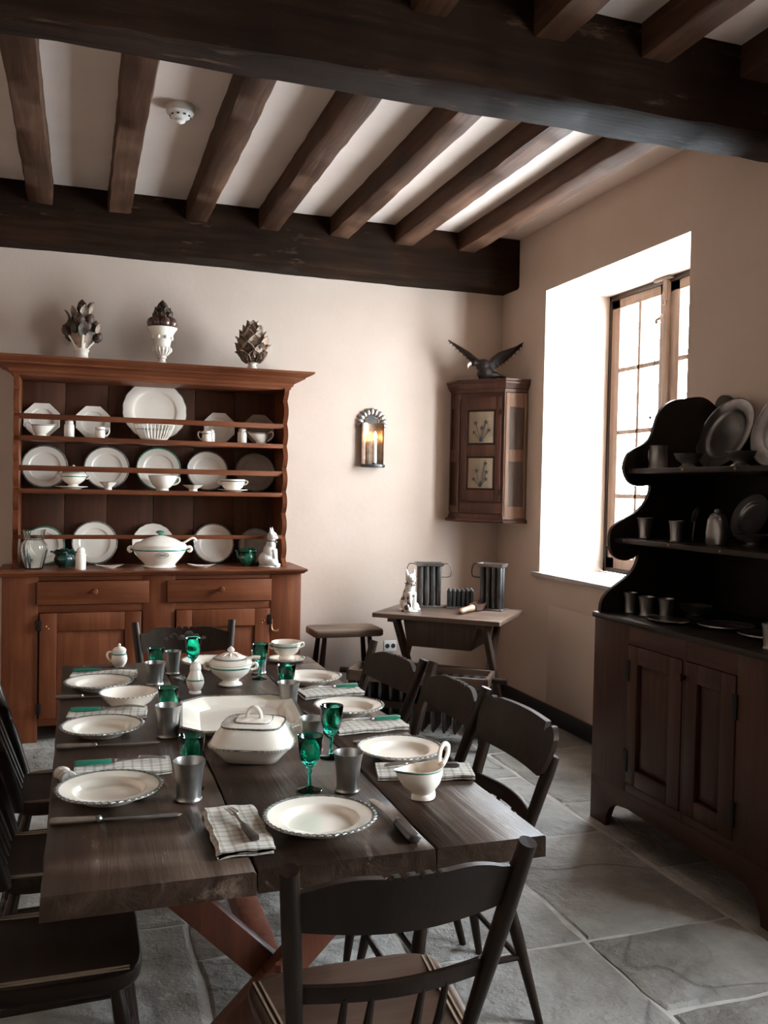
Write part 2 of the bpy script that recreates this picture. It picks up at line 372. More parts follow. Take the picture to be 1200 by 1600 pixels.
struct('wall_back', MB().box(XL-.2, XR+.5, YB, YB+.2, -.1, 3.3), PLASTER)
PANELW = wood('unseen_dark_boards', [(.020, .012, .008), (.045, .026, .017), (.08, .046, .030)], 'z', .6, .3)  # invented dark boarding for the unseen near wall, added to cut fill light
struct('wall_left', MB().box(XL-.2, XL, YN, YB, -.1, 3.3), PLASTER)
struct('wall_near', MB().box(XL-.2, XR+.5, YN-.2, YN, -.1, 3.3), PANELW)
wr = MB()
ZS, ZH = .93, 2.74
def wall_with_niches(mb, niches, za=-.1, zb=3.3, xo=3.32):
    """one continuous room face with window niches; niche = (y0, y1, y0 outside, y1 outside)"""
    zl = ZS-.028
    for x, k in ((XR, 0), (xo, 2)):
        ys = [YN]
        for n in niches: ys += [n[k], n[k+1]]
        ys.append(YB); zs_ = [za, zl, ZH, zb]; g = {}
        vs = []; fs = []
        for i, y in enumerate(ys):
            for j, z in enumerate(zs_): g[i, j] = len(vs); vs.append((x, y, z))
        for i in range(len(ys)-1):
            for j in range(3):
                if j == 1 and i % 2 == 1: continue
                q = (g[i, j], g[i+1, j], g[i+1, j+1], g[i, j+1]); fs.append(q if k else q[::-1])
        mb.add(vs, fs)
    for n in niches:
        A = [(XR, n[0], zl), (XR, n[1], zl), (XR, n[1], ZH), (XR, n[0], ZH)]; B = [(xo, n[2], zl), (xo, n[3], zl), (xo, n[3], ZH), (xo, n[2], ZH)]
        mb.add(A+B, [(0, 1, 5, 4), (1, 2, 6, 5), (2, 3, 7, 6), (3, 0, 4, 7)])
    for y in (YN, YB): mb.add([(XR, y, za), (xo, y, za), (xo, y, zb), (XR, y, zb)], [(0, 1, 2, 3)])
    for z in (za, zb): mb.add([(XR, YN, z), (xo, YN, z), (xo, YB, z), (XR, YB, z)], [(0, 1, 2, 3)])
wall_with_niches(wr, [(.25, 1.64, .45, 1.64), (3.71, 5.15, 3.91, 5.15)])
wall_r = struct('wall_right', wr, PLASTER, 0, 0)
part('panel', MB().box(XR-.004, XR+.01, 3.6, 5.02, .10, .731), PLASTER, wall_r, .0015)
ceil = struct('ceiling', MB().box(XL-.2, XR+.5, YN-.2, YB+.1, ZC, ZC+.15), CEIL)
def timber(name, m, ax, a, b, u0, u1, z0, z1, cham, jit, parent, seed):
    """an adzed beam: chamfered section swept along ax with slightly uneven edges"""
    r_ = random.Random(seed); n = max(4, int((b-a)/.10)); rings = []
    base = [(u0, z1), (u0, z0+cham), (u0+cham, z0), (u1-cham, z0), (u1, z0+cham), (u1, z1)]
    ph = [r_.uniform(0, 6) for _ in base]
    for k in range(n+1):
        t = a+(b-a)*k/n; ring = []
        for i, (u, z) in enumerate(base):
            du = jit*(sin(t*2.1+ph[i])*.6+r_.uniform(-.5, .5)); dz = jit*(sin(t*1.7+ph[i]*2)*.6+r_.uniform(-.5, .5))
            if i in (0, 5): dz = .02
            ring.append((t, u+du, z+dz) if ax == 'x' else (u+du, t, z+dz))
        rings.append(ring)
    return part(name, MB().loft(rings), m, parent, 0, None, 50)
timber('beam', BEAM_X, 'x', XL, XR+.02, 5.53, YB+.02, 2.83, ZC, .016, .006, ceil, 3)
timber('beam', BEAM_X, 'x', XL, XR+.02, 2.84, 3.065, 2.83, ZC, .020, .008, ceil, 4)
for k, xr in enumerate([-1.50, -1.05, -.60, -.168, .265, .715, 1.155, 1.61, 2.045, 2.49]):
    timber('joist', BEAM_Y, 'y', 3.05, 5.55, xr-.13, xr, 3.04, ZC, .008, .005, ceil, 20+k)
    timber('joist', BEAM_Y, 'y', YN, 2.86, xr-.13, xr, 3.04, ZC, .008, .005, ceil, 50+k)
bb = struct('baseboard_right', MB().box(XR-.018, XR, 1.5, YB, 0, .105), BASEB, .003)
struct('baseboard_back', MB().box(1.27, XR-.018, YB-.018, YB, 0, .105), BASEB, .003)

# ---- windows
def window(name, y0, y1, detailed):
    X = 3.29; W = link(name, None, None, (X, (y0+y1)/2, ZS)); W['kind'] = 'structure'
    L = tuple(W.location); ym = (y0+y1)/2
    fr = MB().box(X, X+.07, y1-.03, y1, ZS, ZH).box(X, X+.07, y0, y0+.03, ZS, ZH).box(X, X+.07, y0, y1, ZH-.035, ZH).box(X, X+.07, y0, y1, ZS, ZS+.03)
    part('frame', fr, BLACKW_Z, W, .004, L)
    part('mullion', MB().box(X-.012, X+.07, ym-.022, ym+.022, ZS+.02, ZH-.02), WINW, W, .006, L)
    rows = [1.035, 1.430, 1.842, 2.244, 2.652]
    for a, b in ((ym+.022, y1-.03), (y0+.03, ym-.022)):
        sash = MB(); st = .075 if detailed else .07
        sash.box(X+.005, X+.05, a, a+st-.02, ZS+.03, ZH-.035).box(X+.005, X+.05, b-st-.015, b, ZS+.03, ZH-.035)
        sash.box(X+.005, X+.05, a, b, ZH-.035-.06, ZH-.035).box(X+.005, X+.05, a, b, ZS+.03, rows[0]-.004)
        s_ = part('casement', sash, WINW, W, .004, L)
        ga, gb = a+st-.02, b-st-.015; gm = (ga+gb)/2
        part('muntin', MB().box(X+.008, X+.04, gm-.014, gm+.014, rows[0]-.01, rows[-1]), WINW, s_, .003, L)
        for z in rows[1:-1]: part('muntin', MB().box(X+.008, X+.04, ga, gb, z-.014, z+.014), WINW, s_, .003, L)
        for k in range(4):
            for c_, d_ in ((ga, gm-.014), (gm+.014, gb)):
                part('pane', MB().box(X+.022, X+.025, c_, d_, rows[k], rows[k+1]), PANE, s_, 0, L, 0)
    part('sill', MB().prism([(XR-.035, y0-.25), (XR-.035, y1+.055), (XR, y1+.055), (XR, y1), (X, y1), (X, y0), (XR, y0-.20), (XR, y0-.25)], 'z', ZS-.028, ZS), SNOWY, W, .003, L)
    if detailed:
        part('latch', MB().box(X-.022, X-.010, ym-.02, ym+.02, ZH-.14, ZH-.008).tube([(X-.02, ym+.0, ZH-.17), (X-.022, ym, ZH-.10)], .012)
             .tube([(X-.02, ym+.01, ZH-.22), (X-.035, ym+.02, ZH-.245), (X-.035, ym+.05, ZH-.25), (X-.03, ym+.06, ZH-.27)], .010).box(X-.03, X, ym-.06, ym+.1, ZH-.02, ZH-.002), WINW, W, .002, L)
        part('cord', MB().tube([(X-.03, ym+.06, ZH-.27), (X-.028, ym+.075, 2.2), (X-.028, ym+.10, 1.92)], .0035, 6).ball((X-.028, ym+.10, 1.91), .010, 8, 6), CORDM, W, 0, L)
        part('hinge', MB().box(X-.012, X+.004, y1-.045, y1-.02, 1.02, 1.10), IRON, W, .002, L)
    return W
window('window_1', 3.91, 5.15, True)
window('window_2', .45, 1.64, False)

# smoke detector and outlet
t = thing('smoke_detector', 'round white smoke detector on the ceiling plaster between the joists', 'detector', (.41, 4.18, ZC))
part('base', MB().lathe([(.062, 0), (.064, -.012), (.062, -.035), (.050, -.042)], 32), WHITE_P, t)
part('sensor_cap', MB().lathe([(.050, -.042), (.043, -.052), (.024, -.060), (.022, -.072), (.006, -.080), (0, -.082)], 24), WHITE_P, t)
for k in range(10):
    a = 2*pi*k/10; part('vent', MB().box(-.006, .006, -.002, .002, -.004, .004, TR(.045*cos(a), .045*sin(a), -.048, a+pi/2)), BLACK, t)
t = thing('wall_outlet', 'double electrical outlet low on the back wall behind the stool', 'outlet', (2.022, YB, .372))
part('plate', MB().box(-.045, .045, -.006, 0, -.038, .038), WHITE_P, t, .003)
for s in (-1, 1): part('socket', MB().lathe([(.0, -.0075), (.016, -.0075), (.0165, 0)], 20, TR(s*.021, 0, 0, 0, -pi/2)), BLACK, t)

# ================================================================== PLATE DRESSER
O = (.44, 5.52, 0)
D = thing('plate_dresser', 'tall red-brown pine dresser with open plate shelves on the back wall', 'dresser', O)
x0, x1 = -.402, 1.272
part('carcass', MB().box(x0, x1, 5.305, 5.755, .09, .925).box(x0, x0+.06, 5.305, 5.36, 0, .1).box(x1-.06, x1, 5.305, 5.36, 0, .1).box(x0, x1, 5.68, 5.755, 0, .1), PINE_Z, D, .004, O)
for a, b in ((x0, -.215), (.345, .525), (1.085, x1)): part('stile', MB().box(a, b, 5.28, 5.306, .09 if a != x0 and b != x1 else 0, .925), PINE_Z, D, .003, O)
for a, b in ((.90, .925), (.722, .765), (.09, .135)): part('rail', MB().box(-.215, 1.085, 5.284, 5.306, a, b), PINE_X, D, .003, O)
for a, b in ((-.222, .378), (.480, 1.088)):
    d = part('drawer', MB().box(a, b, 5.264, 5.304, .768, .897), PINE_X, D, .005, O)
    kx = (a+b)/2+.003
    part('knob', MB().lathe([(.008, 0), (.008, .012), (.017, .020), (.019, .030), (.014, .038), (0, .041)], 20, TR(kx, 5.264, .842, 0, pi/2)), PINE_X, d, 0, O)
for a, b, hs in ((-.207, .337, -1), (.533, 1.082, 1)):
    fr = MB().box(a, a+.09, 5.268, 5.300, .135, .720).box(b-.09, b, 5.268, 5.300, .135, .720).box(a+.09, b-.09, 5.268, 5.300, .620, .720).box(a+.09, b-.09, 5.268, 5.300, .135, .235)
    d = part('door', fr, PINE_Z, D, .003, O)
    px0, px1 = a+.088, b-.088
    rings = [[(p, y, q) for p, q in ((px0+o, .233+o), (px1-o, .233+o), (px1-o, .622-o), (px0+o, .622-o))] for o, y in ((0, 5.292), (.004, 5.282), (.045, 5.272), (.05, 5.270))]
    part('panel', MB().loft(rings), PINE_Z, d, 0, O, 25)
    for z in (.655, .19): part('hinge', MB().box(a-.012 if hs < 0 else b-.010, a+.010 if hs < 0 else b+.012, 5.262, 5.269, z-.03, z+.03), IRON, d, .001, O)
    for q in (0, 1): part('screw', MB().ball((b-.035-.012*q if hs > 0 else a+.035+.012*q, 5.268, .648-.012*q), .005, 8, 6), BRASS, d, 0, O)
part('latch', MB().tube([(1.092, 5.272, .655), (1.092, 5.266, .60), (1.105, 5.262, .585), (1.128, 5.262, .585), (1.128, 5.262, .595)], .006, 8), BRASS, D, 0, O)
wt = [(0, .925), (.012, .928), (.016, .936), (.026, .940), (.030, .948), (.026, .955)]
part('worktop', MB().loft([[(x0-.004-o, 5.276-o, z), (x1+.004+o, 5.276-o, z), (x1+.004+o, 5.755, z), (x0-.004-o, 5.755, z)] for o, z in wt]), PINE_X, D, 0, O, 30)
def scallop(z):
    y = 5.485-.042*abs(sin((z-1.0)*pi/.140))
    if z < 1.10: y -= .030*(1-(z-.955)/.145)**1.5
    if z > 1.98: y -= .012*(z-1.98)/.07
    return y
zs = [.955+(2.055-.955)*i/110 for i in range(111)]
for a, b in ((-.362, -.332), (1.186, 1.214)):
    part('upright', MB().prism([(5.755, .955)]+[(scallop(z), z) for z in zs]+[(5.755, 2.055)], 'x', a, b), PINE_Z, D, 0, O, 30)
for z in (1.712, 1.410): part('shelf', MB().box(-.333, 1.187, 5.462, 5.75, z-.027, z), PINE_X, D, .004, O)
for z in (1.806, 1.512, 1.122): part('plate_rail', MB().box(-.333, 1.187, 5.466, 5.484, z, z+(.031 if z > 1.2 else .024)), PINE_X, D, .003, O)
xs = [-.335, -.09, .155, .43, .68, .93, 1.19]
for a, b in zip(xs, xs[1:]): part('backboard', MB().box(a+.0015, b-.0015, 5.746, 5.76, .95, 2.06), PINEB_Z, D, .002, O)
cor = [(.002, 2.045), (.010, 2.047), (.014, 2.062), (.022, 2.066), (.028, 2.082), (.070, 2.106), (.082, 2.108), (.086, 2.118), (.104, 2.124), (.130, 2.138), (.134, 2.150), (.0, 2.150)]
part('cornice', MB().loft([[(-.362-o, 5.452-o, z), (1.214+o, 5.452-o, z), (1.214+o, 5.76, z), (-.362-o, 5.76, z)] for o, z in cor]), PINE_X, D, 0, O, 25)
part('top_board', MB().box(-.36, 1.212, 5.47, 5.758, 2.050, 2.064), PINE_X, D, .002, O)

# ================================================================== PEWTER CUPBOARD (right wall)
O = (2.5, 2.87, 0)
P_ = thing('pewter_cupboard', 'dark open-shelved cupboard with curved side boards against the window wall', 'cupboard', O)
ya, yb, xf = 2.275, 3.462, 2.18
part('carcass', MB().box(xf+.02, 2.815, ya, yb, .125, .90), CUP_Z, P_, .004, O)
def foot_poly(s):   # front apron with bracket feet, arch between
    arch = [(3.34, 0), (3.335, .045), (3.315, .085), (3.27, .115), (3.18, .128), (2.87, .118), (2.56, .118), (2.47, .11), (2.43, .08), (2.405, .04), (2.40, 0)]
    return [(yb, 0), (yb, .20), (ya, .20), (ya, 0)]+arch[::-1]
part('apron', MB().prism(foot_poly(0), 'x', xf, xf+.022), CUP_Y, P_, .002, O)
for y in (ya, yb-.022): part('side_foot', MB().prism([(xf+.02, 0), (xf+.10, 0), (xf+.14, .10), (2.68, .10), (2.72, 0), (2.815, 0), (2.815, .14), (xf+.02, .14)], 'y', y, y+.022), CUP_Z, P_, .002, O)
for a, b in ((3.20, yb), (2.822, 2.842), (ya, 2.545)): part('stile', MB().box(xf, xf+.022, a, b, .198, .90), CUP_Z, P_, .002, O)
for a, b in ((.82, .90), (.198, .235)): part('rail', MB().box(xf+.001, xf+.022, ya, yb, a, b), CUP_Y, P_, .002, O)
for a, b, hy in ((2.845, 3.196, 3.196), (2.549, 2.820, 2.549)):
    fr = MB().box(xf-.004, xf+.02, a, a+.075, .238, .818).box(xf-.004, xf+.02, b-.065, b, .238, .818).box(xf-.004, xf+.02, a+.075, b-.065, .745, .818).box(xf-.004, xf+.02, a+.075, b-.065, .238, .305)
    d = part('door', fr, CUP_Z, P_, .003, O)
    rings = [[(x, p, q) for p, q in ((a+.073+o, .303+o), (b-.063-o, .303+o), (b-.063-o, .747-o), (a+.073+o, .747-o))] for o, x in ((0, xf+.018), (.008, xf+.014), (.03, xf+.006), (.035, xf+.005))]
    part('panel', MB().loft(rings), CUP_Z, d, 0, O, 25)
    for z in (.71, .33): part('hinge', MB().box(xf-.008, xf, hy-.012, hy+.012, z-.045, z+.045), IRON, d, .001, O)
part('knob', MB().tube([(xf, 2.832, .755), (xf-.03, 2.832, .757)], [.010, .017], 12), CUP_Z, P_, .002, O)
part('top_board', MB().box(xf-.012, 2.815, ya-.008, yb+.008, .898, .922), CUPD, P_, .005, O)
prof = [(2.189, .922), (2.192, .967), (2.218, 1.006), (2.271, 1.043), (2.334, 1.082), (2.365, 1.122), (2.377, 1.161), (2.377, 1.177), (2.351, 1.156), (2.304, 1.146), (2.259, 1.162), (2.233, 1.193), (2.226, 1.24), (2.232, 1.287), (2.259, 1.314), (2.317, 1.343), (2.371, 1.371), (2.412, 1.415), (2.432, 1.463), (2.434, 1.492), (2.401, 1.483), (2.359, 1.482), (2.321, 1.496), (2.294, 1.539), (2.291, 1.578), (2.308, 1.626), (2.344, 1.65), (2.395, 1.672), (2.431, 1.705), (2.446, 1.757), (2.464, 1.813), (2.496, 1.85), (2.541, 1.877), (2.607, 1.888), (2.666, 1.898), (2.704, 1.898), (2.74, 1.885), (2.79, 1.85)]
def smooth_poly(p, it=2):
    for _ in range(it):
        q = []
        for a, b in zip(p, p[1:]): q += [(a[0]*.75+b[0]*.25, a[1]*.75+b[1]*.25), (a[0]*.25+b[0]*.75, a[1]*.25+b[1]*.75)]
        p = [p[0]]+q+[p[-1]]
    return p
sp_ = smooth_poly(prof)+[(2.79, .922)]
for y in (3.434, ya+.006): part('side_board', MB().prism(sp_, 'y', y, y+.022), CUPD, P_, .0015, O, seg=1)
for z, xa in ((1.252, 2.262), (1.560, 2.33)):
    xq = xa-.01 if z < 1.3 else xa-.02
    sh = part('shelf', MB().box(xq, 2.79, ya+.02, 3.436, z-.022, z), CUPD, P_, .004, O)
    for yy in (3.36, 3.05, 2.74, 2.45): part('stud', MB().ball((xq, yy, z-.010), .006, 8, 6), BRASS, sh, 0, O)
top = [(3.458, 1.80), (3.468, 1.87), (3.44, 1.905), (3.40, 1.913), (3.35, 1.885), (3.31, 1.80), (3.2, 1.77), (2.95, 1.77), (2.6, 1.77), (2.40, 1.80), (2.36, 1.89), (2.31, 1.91), (2.27, 1.87), (2.275, 1.80)]
part('backboard', MB().prism([(yb-.004, .92)]+smooth_poly(top, 2)+[(ya+.004, .92)], 'x', 2.79, 2.812), CUPD, P_, .002, O, seg=1)

# ================================================================== DINING TABLE
O = (.423, 2.6, 0)
T = thing('dining_table', 'long dark plank dining table on crossed sawbuck legs set for a meal', 'table', O)
def plank(xa, xb, y0, y1, seed):
    r_ = random.Random(seed); n = int((y1-y0)/.06); z0, z1 = .706, .75; rings = []
    for k in range(n+1):
        y = y0+(y1-y0)*k/n
        if k == 0: y += 0
        j = lambda s=.0016: r_.uniform(-s, s)
        c = .004
        rings.append([(xa+j(), y, z0), (xb+j(), y, z0), (xb+j(), y, z1-c+j()), (xb-c+j(), y, z1), (xa+c+j(), y, z1), (xa+j(), y, z1-c+j())])
    return part('plank', MB().loft(rings), TABLEW, T, 0, O, 50)
plank(-.058, .3095, 1.592, 3.60, 1); plank(.3135, .6645, 1.598, 3.595, 2)
plank(.6690, .906, 1.600, 2.268, 3); plank(.6690, .904, 2.272, 3.44, 4)
part('end_batten', MB().box(.669, .904, 3.444, 3.59, .706, .749), TABLEW, T, .004, O)
for y in (1.80, 2.6, 3.38): part('batten', MB().box(.0, .85, y-.04, y+.04, .675, .707), TABLEE, T, .004, O)
for y in (1.97, 3.25):
    for s in (-1, 1):
        a = Vector((.423-s*.335, y+s*.014, .69)); b = Vector((.423+s*.335, y+s*.014, 0)); d = (b-a).normalized(); p = Vector((d.z, 0, -d.x))*.045
        q = [(a+p).xz, (b+p).xz, (b-p).xz, (a-p).xz]
        q = [(v[0], min(max(v[1], 0), .69)) for v in q]
        part('leg', MB().prism([(v[0], v[1]) for v in q], 'y', y+s*.022-.021, y+s*.022+.021), TABLEE, T, .004, O)
part('stretcher', MB().box(.393, .453, 1.90, 3.32, .31, .37), TABLEE, T, .004, O)
for y in (1.89, 3.34): part('peg', MB().tube([(.423, y, .27), (.423, y, .41)], .011, 8).tube([(.39, y-.01, .34), (.48, y-.01, .345)], .009, 8), TABLEE, T, 0, O)

# ================================================================== CHAIRS
def curve_pts(xa, xb, y, z, bow, n=9):
    return [(xa+(xb-xa)*i/(n-1), y-bow*sin(pi*i/(n-1)), z) for i in range(n)]
def board(xa, xb, y, bow, zt, zb, th, lean, n=40):
    """curved, leaning board between two posts; zt/zb are functions of u in 0..1 giving top and bottom heights"""
    rings = []
    for i in range(n+1):
        u = i/n; x = xa+(xb-xa)*u; yy = y-bow*sin(pi*u)
        t_, b_ = zt(u), zb(u)
        rings.append([(x, yy-lean*(b_-.44)-th/2, b_), (x, yy-lean*(b_-.44)+th/2, b_), (x, yy-lean*(t_-.44)+th/2, t_), (x, yy-lean*(t_-.44)-th/2, t_)])
    return MB().loft(rings)
ZSEAT = .418
def seat_mb(wf, wb, yf, yb_, th, roll=0.0, n=18):
    rings = []
    def outline(s, z):
        pts = []
        for i in range(n*4):
            t = 2*pi*i/(n*4); c, q = cos(t), sin(t)
            px = math.copysign(abs(c)**(.38), c); py = math.copysign(abs(q)**(.38), q)
            w = wb+(wf-wb)*(py+1)/2
            y = (yf+yb_)/2+py*(yf-yb_)/2*s
            pts.append((px*w/2*s, y, z))
        return pts
    for s, dz in ((.94, -th), (.985, -th*.75), (1, -th*.4), (.99, -th*.08), (.97, 0), (.90, 0), (.70, -.006), (.35, -.009)):
        ring = outline(s, ZSEAT+dz)
        if roll: ring = [(x, y, z+(-roll*max(0, (y-yf+.09)/.09)**2 if y > yf-.09 else 0)) for x, y, z in ring]
        rings.append(ring)
    return MB().loft(rings)
def stripes(wf, wb, yf, yb_, s):
    for off in (.022, .034):
        for q in (-1, 1):
            mb = MB()
            pa = (q*(wb/2-off), yb_+.03, ZSEAT-.003); pb = (q*(wf/2-off-.004), yf-.03, ZSEAT-.003)
            d = Vector(pb)-Vector(pa); a_ = math.atan2(d.y, d.x)
            mb.box(0, d.length, -.0022, .0022, 0, .0045, TR(pa[0], pa[1], pa[2], a_))
            part('painted_line', mb, STRIPE, s)
def chair_base(C, seatm, legm, wf=.44, wb=.38, turned=False):
    yf, yb_ = .175, -.17
    s = part('seat', seat_mb(wf, wb, yf, yb_, .042 if turned else .034), seatm, C)
    stripes(wf, wb, yf, yb_, s)
    tops = {}
    for sx in (-1, 1):
        for sy in (-1, 1):
            a = Vector((sx*(.155 if sy > 0 else .135), .115 if sy > 0 else -.115, ZSEAT-.02)); b = Vector((sx*(.205 if sy > 0 else .195), .185 if sy > 0 else -.21, 0))
            ts = [0, .2, .34, .40, .43, .46, .5, .75, 1] if (turned or sy > 0) else [0, .4, 1]
            rr = [.012, .017, .019, .019, .015, .020, .017, .015, .010] if (turned or sy > 0) else [.013, .018, .011]
            part('leg', MB().tube([a.lerp(b, t) for t in ts], rr, 10), legm, C)
            tops[sx, sy] = (a, b)
    def at(k, t): return tops[k][0].lerp(tops[k][1], t)
    for z in (.42, .72): part('stretcher', MB().tube([at((-1, 1), z), at((-1, 1), z).lerp(at((1, 1), z), .5), at((1, 1), z)], [.008, .011, .008], 8), legm, C)
    part('stretcher', MB().tube([at((-1, -1), .6), at((1, -1), .6)], .009, 8), legm, C)
    for sx in (-1, 1): part('stretcher', MB().tube([at((sx, 1), .55), at((sx, -1), .55)], .009, 8), legm, C)
YP, LEAN = -.13, .325
def half_back(C, m, ears=False, stencil=False, wt=.216, wbm=.168):
    """posts, notched crest board, bowed middle rail and short spindles"""
    def post(sx, zt):
        f = lambda z: (sx*(wbm+(wt-wbm)*(z-ZSEAT)/.40), YP-LEAN*(z-ZSEAT), z)
        return [f(ZSEAT-.02), f(.55), f(min(.68, zt-.03)), f(zt-.012), f(zt-.002), f(zt)], [.013, .0165, .018, .0170, .0165, .0150]
    zt = .735 if ears else .825
    if ears: wt = .205
    for sx in (-1, 1):
        p, r = post(sx, zt); part('post', MB().tube(p, r, 12), m, C)
    def top(u):
        z = .800-.022*(abs(2*u-1))**2
        if ears: 
            z = .812+.006*cos((u-.5)*pi)
            e = min(u, 1-u)
            if e < .17: z = .785+.028*sin(pi*min(1, e/.17))**.8 if e < .17 else z
            return z
        e = abs(u-.5)
        if e > .15: z += .006*sin(pi*min(1, (e-.15)/.30))
        else: z -= .010*max(0, sin((u-.35)*2*pi/.075))**2
        return z
    def bot(u):
        if ears:
            e = min(u, 1-u); return .682 if e > .08 else .682+.07*(1-e/.08)**2
        return .700-.014*sin(pi*u)
    wx = .226 if ears else wt-.022
    cr = part('crest_board', board(-wx, wx, YP+(.020 if ears else 0), .028 if not ears else .02, top, bot, .016, LEAN, 120), m, C, 0, None, 30)
    if stencil:
        for k, (u, z, r) in enumerate([(-.05, .755, .018), (-.02, .765, .022), (.015, .75, .020), (.05, .76, .018), (-.085, .75, .012), (.085, .75, .012)]):
            part('stencil', MB().lathe([(0, 0), (r, 0), (r*.9, .0015), (0, .002)], 14, TR(u, YP-LEAN*(z-.44)-.028*cos(u/.2*pi/2)+.010, z, 0, -pi/2-.3)), STENCIL, cr)
    wm = wbm+(wt-wbm)*.4-.006
    part('middle_rail', board(-wm, wm, YP, .03, lambda u: .582, lambda u: .545, .013, LEAN, 16), m, C, .002)
    for k in (-2, -1, 1, 2):
        x = k*.048; bw = .03*cos(x/wm*pi/2)
        part('spindle', MB().tube([(x*.9, YP-.01, ZSEAT-.01), (x, YP-bw*.6-LEAN*.07, .48), (x, YP-bw-LEAN*.12, .555)], [.006, .009, .006], 8), m, C)
def windsor_back(C, m):
    def f(sx, z): return (sx*(.165+.05*(z-ZSEAT)/.45), YP-.02-.34*(z-ZSEAT), z)
    for sx in (-1, 1): part('post', MB().tube([f(sx, z) for z in (ZSEAT-.02, .55, .58, .60, .62, .78, .90)], [.020, .026, .026, .021, .026, .024, .016], 12), m, C)
    part('crest_board', board(-.215, .215, YP-.02, .03, lambda u: .885-.02*abs(2*u-1)**2, lambda u: .77-.01*sin(pi*u), .017, .34, 40), m, C, .002)
    for k in range(-2, 3):
        x = k*.062; part('spindle', MB().tube([(x*.9, YP-.02, ZSEAT-.01), (x, YP-.035-.34*.16, .58), (x*1.1, YP-.045-.34*.34, .79)], [.008, .013, .008], 8), m, C)
def chair(label, loc, rz, kind, group='chairs set around the dining table'):
    C = thing('dining_chair', label, 'chair', loc, rz, group)
    if kind == 'w':
        chair_base(C, BLACKW_X, BLACKW_Z, .37, .36, True); windsor_back(C, BLACKW_Z)
    else:
        chair_base(C, SEATR if kind != 'e' else BLACKW_X, BLACKW_Z); half_back(C, BLACKW_Z, kind == 'e', kind == 's')
    return C
chair('brown striped-seat chair with its notched back towards the viewer at the near table end', (.545, 1.672, 0), 0, 'n')
chair('dark chair with eared crest board nearest the viewer on the window side of the table', (.99, 2.325, 0), radians(90), 'e')
chair('brown notched-crest chair in the middle of the window side of the table', (.958, 2.772, 0), radians(91), 'n')
chair('brown notched-crest chair farthest from the viewer on the window side of the table', (.912, 3.222, 0), radians(97), 'n')
chair('dark chair with stencilled crest at the far table end before the dresser', (.455, 3.88, 0), radians(180), 's')
chair('black spindle-back chair with glossy striped seat at the lower left beside the table', (-.035, 2.105, 0), radians(-90), 'w')
chair('black spindle-back chair in the middle of the left side of the table', (-.030, 2.64, 0), radians(-90), 'w')
chair('black spindle-back chair farthest along the left side of the table', (-.030, 3.22, 0), radians(-90), 'w')
# ================================================================== TABLEWARE BUILDERS
ZT = .75
def ring_band(r, z, w, h, nrib=64, depth=.0016):
    """moulded edge: a thin ring whose outline ripples"""
    n = nrib*2; rings = []
    for rr, zz in ((r-w, z+h*.2), (r-w*.5, z+h), (r, z+h*.6), (r+.0008, z), (r-w*.5, z-h*.6)):
        rings.append([((rr+(depth if i % 2 else -depth)*(1 if rr > r-w*.9 else 0))*cos(2*pi*i/n), (rr+(depth if i % 2 else -depth)*(1 if rr > r-w*.9 else 0))*sin(2*pi*i/n), zz) for i in range(n)])
    rings.append(rings[0])
    return MB().loft(rings, False, False)
def plate_prof(R, d=.022, well=.66):
    w = R*well
    return [(0, .002), (w*.80, .001), (w*.84, 0), (w*.88, .002), (w*1.02, d*.5), (R*.985, d-.003), (R, d), (R*.985, d+.0015), (w*1.10, d*.80), (w*1.04, d*.76), (w*1.0, d*.64), (w*.95, d*.42), (w*.90, .0075), (w*.82, .0055), (w*.5, .005), (0, .005)]
def plate(name, label, loc, R, d=.026, group=None, m=None, edge=None, tilt=None, well=.66, octa=False, wavy=False, cat='plate'):
    t = thing(name, label, cat, loc, 0, group)
    fn = None; n = 56
    if octa: n = 64; fn = lambda a, r, z: (cos(pi/8)/cos((a+pi/8) % (pi/4)-pi/8)*.5+.5*1.0)*1.0 if r < R*.75 else cos(pi/8)/cos((a+pi/8) % (pi/4)-pi/8)*1.04
    if wavy: n = 96; fn = lambda a, r, z: 1+.018*abs(sin(a*9)) if r > R*.9 else 1
    p = part('dish', MB().lathe(plate_prof(R, d, well), n, None, fn), m or CREAM, t, 0, None, 45 if not octa else 30)
    if not octa and edge is not False:
        if wavy: part('edge_band', MB().lathe([(R*.985, d+.0008), (R*1.0, d+.0022), (R*1.012, d)], 96, None, lambda a, r, z: 1+.018*abs(sin(a*9))), edge or EDGE, p)
        else: part('edge_band', ring_band(R, d, .008, .0026, 46, .0022), edge or EDGE, p)
    if tilt is not None: t.rotation_euler = tilt
    return t
def handle(pts, r, n=8, flat=1.0): return MB().tube(pts, r, n, flat=flat)
def arc(c, rx, rz, a0, a1, n=10, ax='x'):
    out = []
    for i in range(n+1):
        a = a0+(a1-a0)*i/n
        out.append((c[0]+rx*cos(a), c[1], c[2]+rz*sin(a)) if ax == 'x' else (c[0], c[1]+rx*cos(a), c[2]+rz*sin(a)))
    return out

